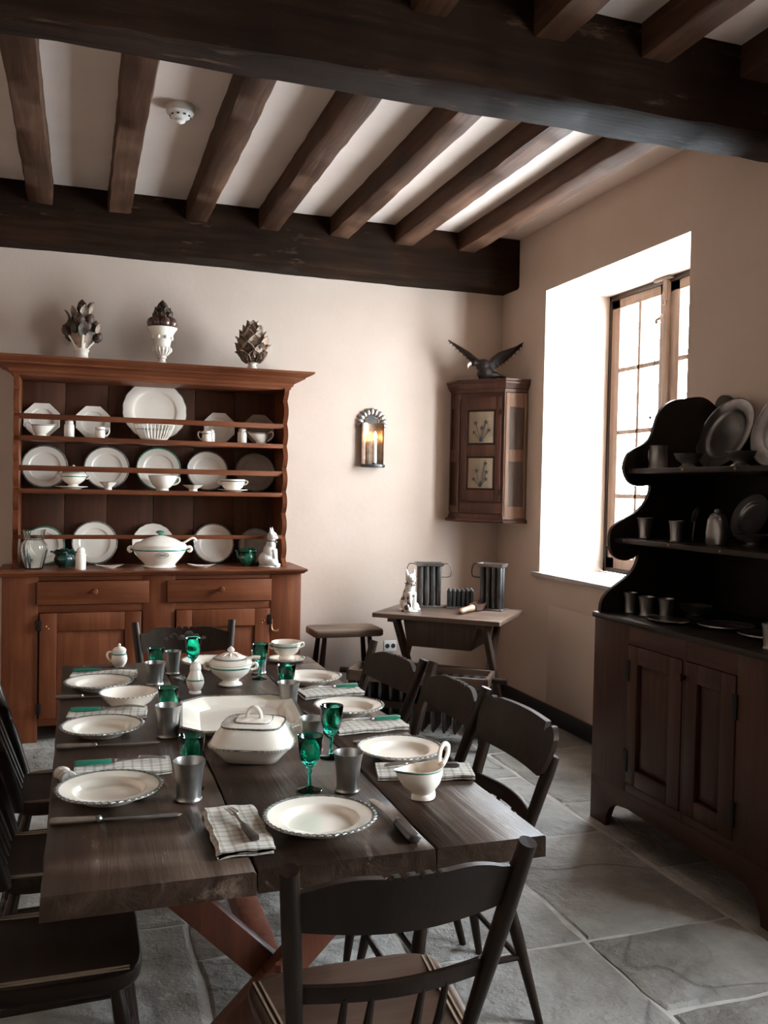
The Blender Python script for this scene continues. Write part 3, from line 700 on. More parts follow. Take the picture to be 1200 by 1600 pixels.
# ---- dinner plates
pg = 'feather-edged dinner plates on the table'
plate('dinner_plate', 'cream feather-edged plate between the napkin with fork and the dark-handled knife, nearest the viewer', (.474, 1.768, ZT), .116, group=pg)
plate('dinner_plate', 'cream feather-edged plate nearest the viewer on the left side of the table', (.068, 2.064, ZT), .115, group=pg)
plate('dinner_plate', 'cream feather-edged plate in the middle of the left side, below the soup dish', (.064, 2.60, ZT), .112, group=pg)
plate('dinner_plate', 'cream feather-edged plate farthest along the left side of the table', (.066, 3.18, ZT), .113, group=pg)
plate('dinner_plate', 'cream feather-edged plate at the far table end before the stencilled chair', (.475, 3.47, ZT), .105, group=pg)
plate('dinner_plate', 'cream feather-edged plate farthest along the window side of the table', (.785, 3.10, ZT), .112, group=pg)
plate('dinner_plate', 'cream feather-edged plate in the middle of the window side of the table', (.798, 2.655, ZT), .110, group=pg)
plate('dinner_plate', 'cream feather-edged plate nearest the viewer on the window side, by the gravy boat', (.798, 2.182, ZT), .112, group=pg)
plate('saucer_dish', 'small cream saucer under the two-handled sauce bowl at the far table end', (.79, 3.512, ZT), .074, .012, edge=None, cat='saucer')

# ---- soup dish
t = thing('soup_dish', 'wide cream soup dish with mottled rim beside the far left plate', 'bowl', (.150, 2.885, ZT))
p = part('bowl', MB().lathe([(0, .004), (.040, .003), (.043, 0), (.046, .004), (.070, .022), (.086, .046), (.090, .049), (.088, .051), (.082, .047), (.066, .026), (.040, .009), (0, .007)], 48), CREAM, t)
part('edge_band', ring_band(.089, .049, .004, .002, 40), EDGE, p)

# ---- octagonal platter
t = thing('platter', 'large cream octagonal platter in the middle of the table', 'platter', (.455, 2.615, ZT), radians(-6))
def octring(a, b, c, z, n=5):
    cs = [(a, b-c), (a-c, b), (-a+c, b), (-a, b-c), (-a, -b+c), (-a+c, -b), (a-c, -b), (a, -b+c)]
    out = []
    for i in range(8):
        p, q = cs[i], cs[(i+1) % 8]
        out += [(p[0]+(q[0]-p[0])*k/n, p[1]+(q[1]-p[1])*k/n, z) for k in range(n)]
    return out
p = part('dish', MB().loft([octring(a, b, c, z) for a, b, c, z in ((.10, .13, .03, .002), (.115, .145, .035, 0), (.125, .155, .04, .004), (.172, .205, .062, .030), (.176, .209, .063, .033), (.172, .205, .062, .035), (.130, .160, .042, .019), (.118, .148, .036, .009), (.02, .03, .008, .008))]), CREAM, t, 0, None, 25)
def octband(a, b, c, z):
    mb = MB(); o = octring(a, b, c, z, 14); i_ = octring(a-.007, b-.007, c-.002, z-.001, 14)
    rng = [[(q[0]*(1+(.006 if k % 2 else -.002)), q[1]*(1+(.006 if k % 2 else -.002)), q[2]) for k, q in enumerate(o)], [(q[0], q[1], q[2]+.003) for q in o], [(q[0], q[1], q[2]+.001) for q in i_]]
    return mb.loft(rng, False, False)
part('edge_band', octband(.175, .208, .063, .0335), EDGE, p)

# ---- covered vegetable dish
t = thing('covered_dish', 'square cream covered vegetable dish with rope handle between the goblets', 'covered dish', (.43, 2.275, ZT), radians(-22))
def sq(a, z, p=4.0): return sring(a, a*.94, z, p, 48)
p = part('base', MB().loft([sq(.062, .0), sq(.070, .002), sq(.085, .020), sq(.106, .042), sq(.109, .045), sq(.106, .048), sq(.09, .046)]), CREAM, t, 0, None, 40)
part('edge_band', MB().loft([[(q[0]*(1+.010*(k % 2)), q[1]*(1+.010*(k % 2)), z) for k, q in enumerate(sring(.108, .1015, z, 4.0, 120))] for z in (.043, .0455, .048)], False, False), EDGE, p)
l = part('lid', MB().loft([sq(.103, .047), sq(.104, .050), sq(.090, .075), sq(.076, .090), sq(.072, .093), sq(.046, .097), sq(.044, .101), sq(.020, .103)]), CREAM, t, 0, None, 40)
part('edge_band', MB().loft([[(q[0]*(1+.014*(k % 2)), q[1]*(1+.014*(k % 2)), z) for k, q in enumerate(sring(.078, .0735, z, 4.0, 88))] for z in (.0885, .091, .0935)], False, False), EDGE, l)
part('edge_band', MB().loft([[(q[0]*(1+.014*(k % 2)), q[1]*(1+.014*(k % 2)), z) for k, q in enumerate(sring(.047, .044, z, 4.0, 60))] for z in (.096, .098, .100)], False, False), EDGE, l)
part('handle', MB().tube(arc((0, 0, .104), .018, .026, 0, pi, 12), .0052, 8), CREAM, l)

# ---- tureens
def tureen(name, label, loc, R, rz=0, ladle=True, cat='tureen', lidm=CREAM, knob='rose', group=None, scale=1.0):
    t = thing(name, label, cat, loc, rz, group); k = R/.075
    b = part('bowl', MB().lathe([(r*k, z*k) for r, z in ((0, .004), (.040, 0), (.043, .002), (.040, .008), (.030, .014), (.028, .020), (.045, .030), (.066, .048), (.075, .068), (.074, .078), (.077, .082), (.074, .085), (.070, .080), (.05, .045), (0, .03))], 44), CREAM, t)
    part('edge_band', MB().lathe([(r*k, z*k) for r, z in ((.0745, .066), (.0765, .069), (.0745, .072))], 44), EDGEG, b)
    part('edge_band', MB().lathe([(r*k, z*k) for r, z in ((.0425, .001), (.0440, .003), (.0415, .005))], 44), EDGE, b)
    for s in (-1, 1):
        part('handle', MB().tube([tuple(q*k for q in v) for v in ((s*.072, 0, .074), (s*.088, 0, .080), (s*.094, 0, .070), (s*.088, 0, .060), (s*.073, 0, .056))], [.005*k, .006*k, .0055*k, .005*k, .004*k], 8), CREAM, b)
    l = part('lid', MB().lathe([(r*k, z*k) for r, z in ((.074, .084), (.075, .087), (.062, .098), (.040, .108), (.024, .112), (.020, .114), (0, .115))], 44), lidm, t)
    part('edge_band', MB().lathe([(r*k, z*k) for r, z in ((.0635, .0975), (.0645, .0995), (.060, .1015))], 44), EDGE, l)
    part('finial', MB().lathe([(r*k, z*k) for r, z in ((.008, .112), (.006, .118), (.014, .126), (.011, .133), (.004, .139), (0, .142))], 12, None, lambda a, r, z: 1+.12*sin(a*6)), EDGEG if knob == 'green' else CREAM, l)
    for q in range(8):
        a = 2*pi*q/8; part('leaf_rib', MB().tube([tuple(u*k for u in v) for v in ((.008*cos(a), .008*sin(a), .116), (.026*cos(a), .026*sin(a), .1135), (.040*cos(a), .040*sin(a), .1085))], [.0035*k, .003*k, .001], 6), CREAM, l)
    if ladle: part('ladle', MB().tube([tuple(q*k for q in v) for v in ((.030, -.02, .09), (.060, -.022, .100), (.085, -.024, .106), (.105, -.026, .104))], [.006*k, .0055*k, .006*k, .007*k], 8).ball((.03*k, -.02*k, .088*k), .012*k), CREAM, t)
    return t
tureen('sauce_tureen', 'small round cream tureen with lid, ladle and green line, right of the shaker', (.505, 3.125, ZT), .073, radians(-12))
t = thing('sauce_bowl', 'small two-handled cream bowl without lid on the far saucer', 'bowl', (.79, 3.512, ZT+.009))
b = part('bowl', MB().lathe([(0, .004), (.030, 0), (.032, .003), (.027, .010), (.028, .014), (.046, .028), (.055, .048), (.056, .056), (.061, .066), (.060, .069), (.056, .066), (.048, .045), (.03, .022), (0, .016)], 44), CREAM, t)
part('edge_band', MB().lathe([(.0555, .050), (.0575, .053), (.0562, .056)], 44), EDGEG, b)
for s in (-1, 1): part('handle', MB().tube([(s*.055, 0, .060), (s*.068, 0, .062), (s*.071, 0, .050), (s*.054, 0, .042)], .0045, 8), CREAM, b)

# ---- caster, mustard pot
t = thing('pepper_caster', 'cream pear-shaped shaker with pierced dome and green line in the table centre', 'shaker', (.372, 3.032, ZT))
b = part('body', MB().lathe([(0, .002), (.020, 0), (.021, .004), (.018, .010), (.026, .022), (.030, .036), (.028, .050), (.019, .072), (.017, .080)], 32), CREAM, t)
part('edge_band', MB().lathe([(.0285, .0435), (.0305, .046), (.0283, .049)], 32), EDGEG, b)
l = part('dome', MB().lathe([(.0185, .078), (.019, .082), (.0185, .092), (.013, .102), (.005, .107), (0, .108)], 28), CREAM, t)
for q in range(10): part('hole', MB().ball((.012*cos(q*.63), .012*sin(q*.63), .1025), .0016, 6, 4), EDGE, l)
t = thing('mustard_pot', 'small cream lidded mustard pot with side handle at the far left table end', 'pot', (.147, 3.545, ZT))
b = part('body', MB().lathe([(0, .002), (.018, 0), (.020, .004), (.028, .016), (.030, .030), (.028, .042), (.024, .052), (.026, .062), (.024, .062), (0, .05)], 32), CREAM, t)
part('edge_band', MB().lathe([(.0262, .0455), (.0282, .048), (.0255, .051)], 32), EDGEG, b)
part('handle', MB().tube([(-.024, 0, .056), (-.040, 0, .056), (-.045, 0, .042), (-.036, 0, .026), (-.028, 0, .022)], .0042, 8), CREAM, b)
l = part('lid', MB().lathe([(.0255, .062), (.026, .065), (.018, .073), (.006, .077), (0, .078)], 28), CREAM, t)
part('finial', MB().lathe([(.003, .076), (.006, .082), (.004, .087), (0, .089)], 14), CREAM, l)

# ---- gravy boat
def gravy(name, label, loc, rz, k=1.0, group=None, cat='gravy boat'):
    t = thing(name, label, cat, loc, rz, group)
    def boat(a, b, z, lip, cx, zl=0):
        out = []
        for i in range(48):
            th = 2*pi*i/48; c, s = cos(th), sin(th)
            x = cx+a*c; y = b*s*(1-.35*max(0, -c)**2)
            f = max(0, -c)**3
            out.append(((x-lip*f)*k, y*k, (z+zl*f+.010*max(0, c)**3)*k))
        return out
    rings = [boat(.028, .024, 0, 0, 0), boat(.031, .027, .002, 0, 0), boat(.030, .026, .010, 0, 0), boat(.026, .022, .014, 0, 0), boat(.030, .025, .018, .001, 0), boat(.046, .035, .034, .004, -.002), boat(.053, .0385, .052, .012, -.003, .002), boat(.054, .038, .068, .020, -.003, .006), boat(.055, .0385, .071, .024, -.003, .008), boat(.053, .0365, .071, .023, -.003, .007), boat(.046, .032, .052, .010, -.003, .002), boat(.028, .020, .026, 0, 0), boat(.008, .006, .022, 0, 0)]
    b = part('body', MB().loft(rings), CREAM, t, 0, None, 50)
    part('edge_band', MB().loft([[(x*1.005, y*1.006, z) for x, y, z in r] for r in (boat(.0537, .0378, .0665, .0195, -.003, .0055), boat(.0552, .0388, .0695, .0225, -.003, .0072))], False, False), EDGEG, b)
    part('handle', MB().tube([(x*k, 0, z*k) for x, z in ((.046, .070), (.046, .092), (.050, .110), (.060, .118), (.070, .112), (.070, .096), (.062, .078), (.052, .066), (.046, .058))], [.0036*k]*9, 8, flat=1.8), CREAM, b)
    return t
gravy('gravy_boat', 'cream gravy boat with looped handle and green edge at the near window-side corner', (.742, 1.872, ZT), radians(14), .98)

# ---- pewter beakers
def beaker_mb(h, r):
    return MB().lathe([(0, .002), (r*.78, 0), (r*.80, .003), (r*.75, .008), (r*.74, .012), (r*.78, h*.45), (r*.86, h*.75), (r*.98, h-.002), (r, h), (r*.97, h), (r*.84, h*.74), (r*.72, h*.3), (r*.68, .010), (0, .008)], 36)
bgp = 'pewter beakers on the table'
def beaker(label, x, y, h=.088, r=.0365, m=None, z=ZT, group=bgp):
    t = thing('pewter_beaker', label, 'beaker', (x, y, z), random.uniform(0, 6), group)
    part('cup', beaker_mb(h, r), m or PEWTER, t)
    part('base_ring', MB().lathe([(r*.79, .0), (r*.83, .003), (r*.78, .007)], 36), m or PEWTER, t)
    return t
beaker('pewter beaker before a green goblet, nearest the viewer on the left side', .235, 2.004)
beaker('pewter beaker before a green goblet, in the middle of the left side by the platter', .237, 2.526)
beaker('short pewter beaker before a green goblet, far left above the soup dish', .253, 3.198, .078, .037)
beaker('tall narrow pewter beaker at the far table end left of the shaker', .330, 3.362, .085, .030)
beaker('pewter beaker before a green goblet by the right end of the platter', .632, 2.770, .080)
beaker('pewter beaker nearest the viewer at the right of the front goblet', .592, 1.965, .090, .035)
beaker('pewter beaker half hidden behind the right goblet near the covered dish', .588, 2.290, .088, .036)
beaker('pewter beaker half hidden behind the far goblet right of the small tureen', .640, 3.300, .085, .032)

# ---- green goblets
gg = 'green glass goblets on the table'
def goblet(label, x, y, h=.126):
    t = thing('green_goblet', label, 'goblet', (x, y, ZT), random.uniform(0, 6), gg)
    k = h/.126; R = .0305
    def fac(a, r, z): return 1.0 if z < .058 or z > .118 else 1-.030*abs(cos(a*5))
    part('bowl', MB().lathe([(0, .050*k), (.005, .050*k), (.012, .056*k), (.022, .070*k), (.027, .088*k), (R, .124*k), (R-.0005, .126*k), (R-.0022, .1245*k), (.0245, .088*k), (.0195, .074*k), (.010, .064*k), (0, .062*k)], 40, None, fac), GREENG, t, 0, None, 60)
    part('stem', MB().lathe([(.0058, .010*k), (.0042, .020*k), (.0040, .036*k), (.0065, .043*k), (.0052, .050*k)], 16), GREENG, t)
    part('foot', MB().lathe([(0, 0), (.029, 0), (.030, .0015), (.028, .003), (.012, .007), (.0060, .0105), (0, .0105)], 32), GREENG, t)
    return t
goblet('green glass goblet with visible stem nearest the viewer by the front plate', .508, 1.992, .128)
goblet('green glass goblet with visible stem right of the covered dish', .622, 2.222, .136)
goblet('green glass goblet with visible stem beside the small tureen ladle', .624, 3.205, .128)
goblet('tallest green glass goblet rising behind the shaker at the far table end', .395, 3.30, .142)
goblet('green glass goblet behind the nearest pewter beaker on the left side', .248, 2.072, .125)
goblet('green glass goblet behind the middle pewter beaker on the left side', .243, 2.594, .122)
goblet('green glass goblet behind the short far left pewter beaker', .262, 3.268, .116)
goblet('green glass goblet behind the pewter beaker at the right end of the platter', .640, 2.838, .122)

# ---- napkins and cutlery
def napkin(label, loc, rz, L, W_, seed):
    r_ = random.Random(seed)
    t = thing('napkin', label, 'napkin', loc, rz, 'checked linen napkins on the table')
    # folded cloth: section runs back and forth in three layers
    sec = []; th = .0042
    for k, (a, b) in enumerate(((-1, 1), (1, -1), (-1, 1))):
        z = .002+k*.0055
        for i in range(9):
            u = a+(b-a)*i/8; sec.append((u*W_/2*(1-.03*k), z+.001*sin(u*5+k)))
        if k < 2:
            s = b; sec.append((s*(W_/2+.003), z+.0028))
    n = 14; rings = []
    ins = [(p[0], p[1]+th*.8) for p in sec]
    loop = sec+ins[::-1]
    for j in range(n+1):
        x = -L/2+L*j/n; wob = .002*sin(j*1.3+seed)
        rings.append([(x+r_.uniform(-.0008, .0008), p[0]+wob, max(.0006, p[1]+.0012*sin(j*.9+p[0]*40+seed))) for p in loop])
    part('cloth', MB().loft(rings), LINEN, t, 0, None, 60)
    return t
def fork(label, loc, rz, hm=GREENH, L=.185, group='forks on the napkins'):
    t = thing('fork', label, 'fork', loc, rz, group)
    part('handle', MB().loft([[(x, y*w, z*h+.006) for y, z in ((-1, -1), (1, -1), (1, 1), (-1, 1))] for x, w, h in ((-L*.5, .0075, .004), (-L*.46, .0088, .0052), (-L*.12, .0068, .0045), (-L*.10, .005, .004))]), hm, t, .0012)
    part('shank', MB().tube([(-L*.10, 0, .006), (-L*.06, 0, .006), (-L*.04, 0, .006), (L*.10, 0, .008), (L*.20, 0, .010)], [.0055, .006, .0035, .003, .004], 8), STEEL, t)
    for s in (-1, 0, 1):
        part('tine', MB().tube([(L*.19, 0, .010), (L*.215, s*.0065, .0105), (L*.34, s*.0075, .010), (L*.5, s*.0075, .0045)], [.0026, .0026, .0020, .0008], 6), STEEL, t)
    return t
def knife(label, loc, rz, hm=BROWNH, L=.24, group='knives on the table', fat=1.0):
    t = thing('table_knife', label, 'knife', loc, rz, group)
    part('handle', MB().loft([[(x, y*w*fat, z*h*fat+.0065*fat) for y, z in ((-.6, -1), (.6, -1), (1, 0), (.6, 1), (-.6, 1), (-1, 0))] for x, w, h in ((-L*.5, .006, .004), (-L*.49, .0095, .006), (-L*.44, .0105, .0064), (-L*.16, .0075, .0055), (-L*.14, .007, .005))]), hm, t, .001)
    part('bolster', MB().tube([(-L*.145, 0, .0065*fat), (-L*.125, 0, .0065*fat), (-L*.11, 0, .006)], [.0075*fat, .0075*fat, .004], 10), STEEL, t)
    bl = [(-L*.115, -.006), (L*.30, -.011), (L*.42, -.010), (L*.48, -.005), (L*.5, .003), (L*.46, .010), (L*.36, .008), (L*.20, .004), (-L*.115, .005)]
    part('blade', MB().prism(bl, 'z', .0045, .0065), STEEL, t, .0006)
    return t
napkin('checked linen napkin with a fork lying lengthwise, left of the front plate', (.305, 1.776, ZT), radians(90), .235, .105, 1)
fork('steel fork with dark handle on the front napkin left of the nearest plate', (.312, 1.775, ZT+.018), radians(98), DARKH)
napkin('checked linen napkin behind the nearest left plate', (.105, 2.245, ZT), radians(-2), .225, .105, 2)
fork('green-handled fork on the napkin behind the nearest left plate', (.10, 2.255, ZT+.018), radians(-1), GREENH, .215)
napkin('checked linen napkin behind the middle left plate', (.085, 2.79, ZT), radians(-6), .225, .105, 3)
fork('green-handled fork on the napkin behind the middle left plate', (.085, 2.795, ZT+.018), radians(-4), GREENH, .215)
napkin('checked linen napkin behind the farthest left plate', (.088, 3.36, ZT), radians(-6), .225, .10, 4)
fork('green-handled fork on the napkin behind the farthest left plate', (.088, 3.375, ZT+.018), radians(-6), GREENH, .215)
napkin('checked linen napkin half behind the gravy boat', (.805, 2.025, ZT), radians(-14), .235, .095, 5)
fork('steel fork on the napkin half behind the gravy boat', (.80, 2.03, ZT+.018), radians(166), DARKH)
napkin('checked linen napkin before the middle window-side plate', (.800, 2.468, ZT), radians(3), .215, .115, 6)
fork('green-handled fork on the napkin before the middle window-side plate', (.802, 2.475, ZT+.018), radians(184), GREENH, .205)
napkin('checked linen napkin before the farthest window-side plate', (.805, 2.905, ZT), radians(6), .21, .11, 7)
fork('green-handled fork on the napkin before the farthest window-side plate', (.808, 2.915, ZT+.018), radians(187), GREENH, .205)
o = solo('linen_knot', MB().loft([sring(.016+.004*sin(k*1.2), .013, -.028+.007*k, 2.4, 14) for k in range(9)], M=TR(0, 0, .016, 0, pi/2)), LINEN, 'small crumpled knot of linen at the table edge beside the nearest left plate', 'linen knot', (-.028, 2.20, ZT), radians(20))
knife('brown-handled knife before the nearest left plate', (.078, 1.915, ZT), radians(-6), BROWNH, .265)
knife('brown-handled knife before the middle left plate', (.078, 2.465, ZT), radians(-5), BROWNH, .265)
knife('brown-handled knife before the farthest left plate, behind the soup dish', (.04, 3.04, ZT), radians(-5), BROWNH, .22)
knife('dark fat-handled knife right of the front plate pointing away from the viewer', (.628, 1.758, ZT), radians(92), DARKH, .255, fat=1.45)
knife('green-handled knife behind the nearest window-side plate', (.812, 2.318, ZT), radians(174), GREENH, .20)
knife('green-handled knife behind the middle window-side plate', (.818, 2.785, ZT), radians(174), GREENH, .17)
knife('dark-handled knife across the table centre behind the small far left beaker', (.352, 3.225, ZT), radians(115), DARKH, .12)
# ================================================================== ON THE DRESSER
def lean_plate(name, label, x, z, R, y=5.655, tilt=76, **k):
    """plate standing on a shelf, leaning back against the boards"""
    a = radians(tilt)
    return plate(name, label, (x, y-.004, z+R*sin(a)*1.0+.001), R, .02, tilt=(a, 0, 0), **k)
z1, z2, z0 = 1.712, 1.410, .955
g = 'octagonal plates on the top dresser shelf'
def lp(lbl, x, R, z, grp, yb=None, **k):
    # lower edge rests on the shelf, upper edge leans on the backboard (y 5.746)
    a = radians(77)
    cy = 5.738-R*cos(a)-.022*sin(a)*.2
    return plate(k.pop('name', 'display_plate'), lbl, (x, cy, z+R*sin(a)+.0005), R, .018, group=grp, tilt=(a, 0, 0), **k)
lp('octagonal cream plate at the left end of the top dresser shelf behind a sauce boat', -.222, .105, z1, g, octa=True)
lp('octagonal cream plate on the top dresser shelf behind the small left mug', .068, .103, z1, g, octa=True)
lp('octagonal cream plate on the top dresser shelf right of the big charger', .825, .100, z1, g, octa=True)
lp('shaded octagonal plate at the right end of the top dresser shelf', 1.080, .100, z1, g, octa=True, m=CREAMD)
lp('large wavy-edged cream charger in the centre of the top dresser shelf', .428, .188, z1, None, wavy=True, well=.68, name='charger')
g = 'round plates on the middle dresser shelf'
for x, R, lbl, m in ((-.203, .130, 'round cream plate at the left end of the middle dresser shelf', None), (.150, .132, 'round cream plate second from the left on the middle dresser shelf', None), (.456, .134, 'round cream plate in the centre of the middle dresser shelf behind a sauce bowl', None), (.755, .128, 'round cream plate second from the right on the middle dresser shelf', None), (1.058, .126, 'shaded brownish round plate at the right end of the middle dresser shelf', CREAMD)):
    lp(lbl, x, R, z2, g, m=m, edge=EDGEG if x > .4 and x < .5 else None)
g = 'round plates on the dresser worktop'
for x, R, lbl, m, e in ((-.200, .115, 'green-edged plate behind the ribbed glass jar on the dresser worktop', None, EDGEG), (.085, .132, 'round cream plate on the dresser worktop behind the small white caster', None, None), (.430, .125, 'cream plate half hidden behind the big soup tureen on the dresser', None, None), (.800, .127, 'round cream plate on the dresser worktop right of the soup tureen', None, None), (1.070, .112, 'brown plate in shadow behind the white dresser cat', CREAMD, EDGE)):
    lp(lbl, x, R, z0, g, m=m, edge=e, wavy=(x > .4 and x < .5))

# pierced basket
t = thing('pierced_basket', 'white pierced openwork basket before the big charger on the dresser', 'basket', (.415, 5.55, z1))
part('base', MB().loft([sring(.070, .040, 0, 2, 40), sring(.075, .045, .004, 2, 40), sring(.078, .048, .012, 2, 40), sring(.02, .01, .010, 2, 40)]), CREAM, t)
part('rim', MB().loft([sring(.118, .072, .090, 2, 64), sring(.122, .076, .094, 2, 64), sring(.119, .073, .099, 2, 64), sring(.115, .069, .095, 2, 64), sring(.118, .072, .090, 2, 64)], False, False), CREAM, t)
part('hoop', MB().loft([sring(.1085, .0645, .062, 2, 48), sring(.111, .067, .064, 2, 48), sring(.1085, .0645, .067, 2, 48)], False, False), EDGEG, t)
for i in range(32):
    a = 2*pi*i/32; part('rib', MB().tube([(.076*cos(a), .046*sin(a), .008), (.094*cos(a), .055*sin(a), .035), (.109*cos(a), .065*sin(a), .068), (.119*cos(a), .073*sin(a), .094)], .0034, 6), CREAM, t)
# sauce boats, mugs, jars on the shelves
def cream_boat(label, x, y, z, s, k=1.0):
    t = thing('cream_boat', label, 'sauce boat', (x, y, z), 0 if s > 0 else pi)
    b = part('body', MB().loft([[((c[0])*k, c[1]*k, c[2]*k) for c in r] for r in (sring(.026, .020, 0, 2, 36), sring(.027, .021, .006, 2, 36), sring(.024, .018, .010, 2, 36), sring(.040, .026, .030, 2, 36, .006), [(p[0]+.014*max(0, cos(2*pi*i/36))**3, p[1], p[2]+.006*max(0, cos(2*pi*i/36))**3) for i, p in enumerate(sring(.050, .030, .056, 2, 36, .008))], sring(.046, .027, .055, 2, 36, .008), sring(.02, .012, .02, 2, 36))]), CREAM, t)
    part('edge_band', MB().loft([[((p[0]+.013*max(0, cos(2*pi*i/36))**3)*k, p[1]*k, (p[2]+.005*max(0, cos(2*pi*i/36))**3)*k) for i, p in enumerate(sring(a_, b_, zz, 2, 36, .008))] for a_, b_, zz in ((.0490, .0295, .0505), (.0512, .0312, .0545))], False, False), EDGE, b)
    part('handle', MB().tube([(-.034*k, 0, .050*k), (-.052*k, 0, .066*k), (-.064*k, 0, .058*k), (-.060*k, 0, .036*k), (-.034*k, 0, .014*k)], .0045*k, 8), CREAM, b)
cream_boat('cream sauce boat with handle to the left on the top dresser shelf', -.222, 5.545, z1, 1, 1.2)
cream_boat('cream sauce boat with handle to the right on the top dresser shelf', 1.062, 5.545, z1, -1, 1.2)
def mug(label, x, y, z, s, r=.031, h=.066):
    t = thing('small_mug', label, 'mug', (x, y, z), 0 if s > 0 else pi)
    b = part('body', MB().lathe([(0, .003), (r*.85, 0), (r*.9, .004), (r*.98, h*.3), (r*.85, h*.75), (r*.9, h), (r*.8, h), (r*.75, h*.6), (0, .01)], 28), CREAM, t)
    part('edge_band', MB().lathe([(r*.865, h*.72), (r*.92, h*.76), (r*.87, h*.80)], 28), EDGE, b)
    part('handle', MB().tube([(r*.85, 0, h*.85), (r*1.5, 0, h*.92), (r*1.65, 0, h*.6), (r*1.3, 0, h*.3), (r*.95, 0, h*.2)], .0045, 8), CREAM, b)
mug('small banded mug with handle to the right on the top dresser shelf', .106, 5.54, z1, 1)
mug('small banded mug with handle to the left on the top dresser shelf', .727, 5.54, z1, -1)
def jar(label, x, y, z, r=.028, h=.10, dome=False):
    t = thing('caster_jar', label, 'shaker', (x, y, z))
    part('body', MB().lathe([(0, .002), (r*.9, 0), (r, .004), (r, h*.62), (r*.92, h*.72), (r*.7, h*.76)], 28), CREAM, t)
    part('cap', MB().lathe([(r*.74, h*.75), (r*.8, h*.78), (r*.8, h*.88), (r*.5, h*.97), (0, h)], 28), CREAM, t)
jar('brownish-white jar between the left octagonal plates on the top dresser shelf', -.066, 5.56, z1, .029, .105)
jar('brownish-white jar at the right end of the top dresser shelf', .948, 5.56, z1, .029, .098)
jar('small jar behind the left-handled mug on the top dresser shelf', .762, 5.60, z1, .024, .085)
jar('small white caster with pointed cap at the left of the dresser worktop', .005, 5.36, z0, .029, .128)
# middle shelf
plate('saucer_dish', 'saucer under the lidded tureen on the middle dresser shelf', (-.05, 5.565, z2), .092, .016, edge=False, cat='saucer')
tureen('small_tureen', 'small lidded tureen standing on a saucer on the middle dresser shelf', (-.04, 5.565, z2+.008), .072, 0, False)
def small_dish(label, x, y, z, r, h, name='butter_boat'):
    t = thing(name, label, 'dish', (x, y, z))
    b = part('body', MB().lathe([(0, .003), (r*.42, 0), (r*.45, h*.2), (r*.40, h*.3), (r*.75, h*.7), (r, h), (r*.95, h), (r*.6, h*.6), (0, h*.4)], 40, None, lambda a, rr, zz: 1+.05*cos(a*8) if zz > h*.5 else 1), CREAM, t)
    part('edge_band', MB().lathe([(r*.97, h*.98), (r*1.02, h*1.0), (r*.97, h*1.03)], 40, None, lambda a, rr, zz: 1+.05*cos(a*8)), EDGE, b)
small_dish('small fluted cup dish second on the middle dresser shelf', .155, 5.53, z2, .048, .045)
small_dish('tiny flared dish right of the sauce bowl on the middle dresser shelf', .648, 5.53, z2, .060, .038)
t = thing('sauce_bowl', 'rounded sauce bowl with curved handle before the centre plate of the dresser', 'bowl', (.470, 5.55, z2))
b = part('bowl', MB().lathe([(0, .004), (.036, 0), (.038, .004), (.034, .012), (.060, .034), (.078, .066), (.085, .090), (.082, .092), (.074, .068), (.05, .03), (0, .02)], 40), CREAM, t)
part('edge_band', MB().lathe([(.0818, .0835), (.0842, .087), (.0838, .090)], 40), EDGE, b)
part('handle', MB().tube([(.075, 0, .078), (.096, 0, .082), (.100, 0, .062), (.085, 0, .044), (.060, 0, .035)], .005, 8), CREAM, b)
plate('saucer_dish', 'saucer under the two-handled bowl on the middle dresser shelf', (.893, 5.555, z2), .092, .015, edge=False, cat='saucer')
t = thing('handled_bowl', 'two-handled bowl on a saucer at the right of the middle dresser shelf', 'bowl', (.893, 5.555, z2+.008))
b = part('bowl', MB().lathe([(0, .004), (.038, 0), (.040, .004), (.062, .022), (.074, .048), (.077, .070), (.074, .070), (.066, .042), (0, .02)], 40), CREAM, t)
part('edge_band', MB().lathe([(.0752, .054), (.0772, .057), (.0764, .060)], 40), EDGEG, b)
for s in (-1, 1): part('handle', MB().tube([(s*.074, 0, .064), (s*.090, 0, .062), (s*.090, 0, .046), (s*.070, 0, .038)], .005, 8), CREAM, b)

# big soup tureen with its lettered oval
t = thing('soup_tureen', 'large oval cream soup tureen with lettered oval and ladle on the dresser worktop', 'tureen', (.452, 5.455, z0))
k = 1.0
def ov(a, z, b=None): return sring(a, (b or a*.72), z, 2, 56)
b = part('bowl', MB().loft([ov(.092, 0), ov(.096, .004), ov(.088, .012), ov(.092, .024), ov(.125, .060), ov(.150, .100), ov(.150, .112), ov(.156, .128), ov(.158, .131), ov(.152, .133), ov(.14, .12)]), CREAM, t, 0, None, 50)
part('edge_band', MB().loft([ov(.1500, .100), ov(.1525, .104), ov(.1502, .109)], False, False), EDGEG, b)
for s in (-1, 1):
    part('handle', MB().tube([(s*.145, 0, .112), (s*.172, 0, .122), (s*.182, 0, .108), (s*.172, 0, .094), (s*.160, 0, .100)], [.008, .010, .010, .008, .005], 10), CREAM, b)
l = part('lid', MB().loft([ov(.150, .131), ov(.152, .135), ov(.140, .148), ov(.120, .154), ov(.085, .172), ov(.040, .186), ov(.022, .190), ov(.01, .191)]), CREAM, t, 0, None, 50)
part('finial', MB().lathe([(.012, .188), (.010, .196), (.016, .202), (.026, .208), (.018, .216), (.006, .219), (0, .220)], 18, None, lambda a, r, z: 1+.1*sin(5*a)), EDGEG, l)
part('ladle', MB().tube([(.10, -.02, .135), (.14, -.03, .152), (.165, -.03, .168), (.185, -.03, .176), (.200, -.03, .170), (.206, -.03, .160)], [.007, .007, .007, .008, .008, .006], 8), CREAM, t)
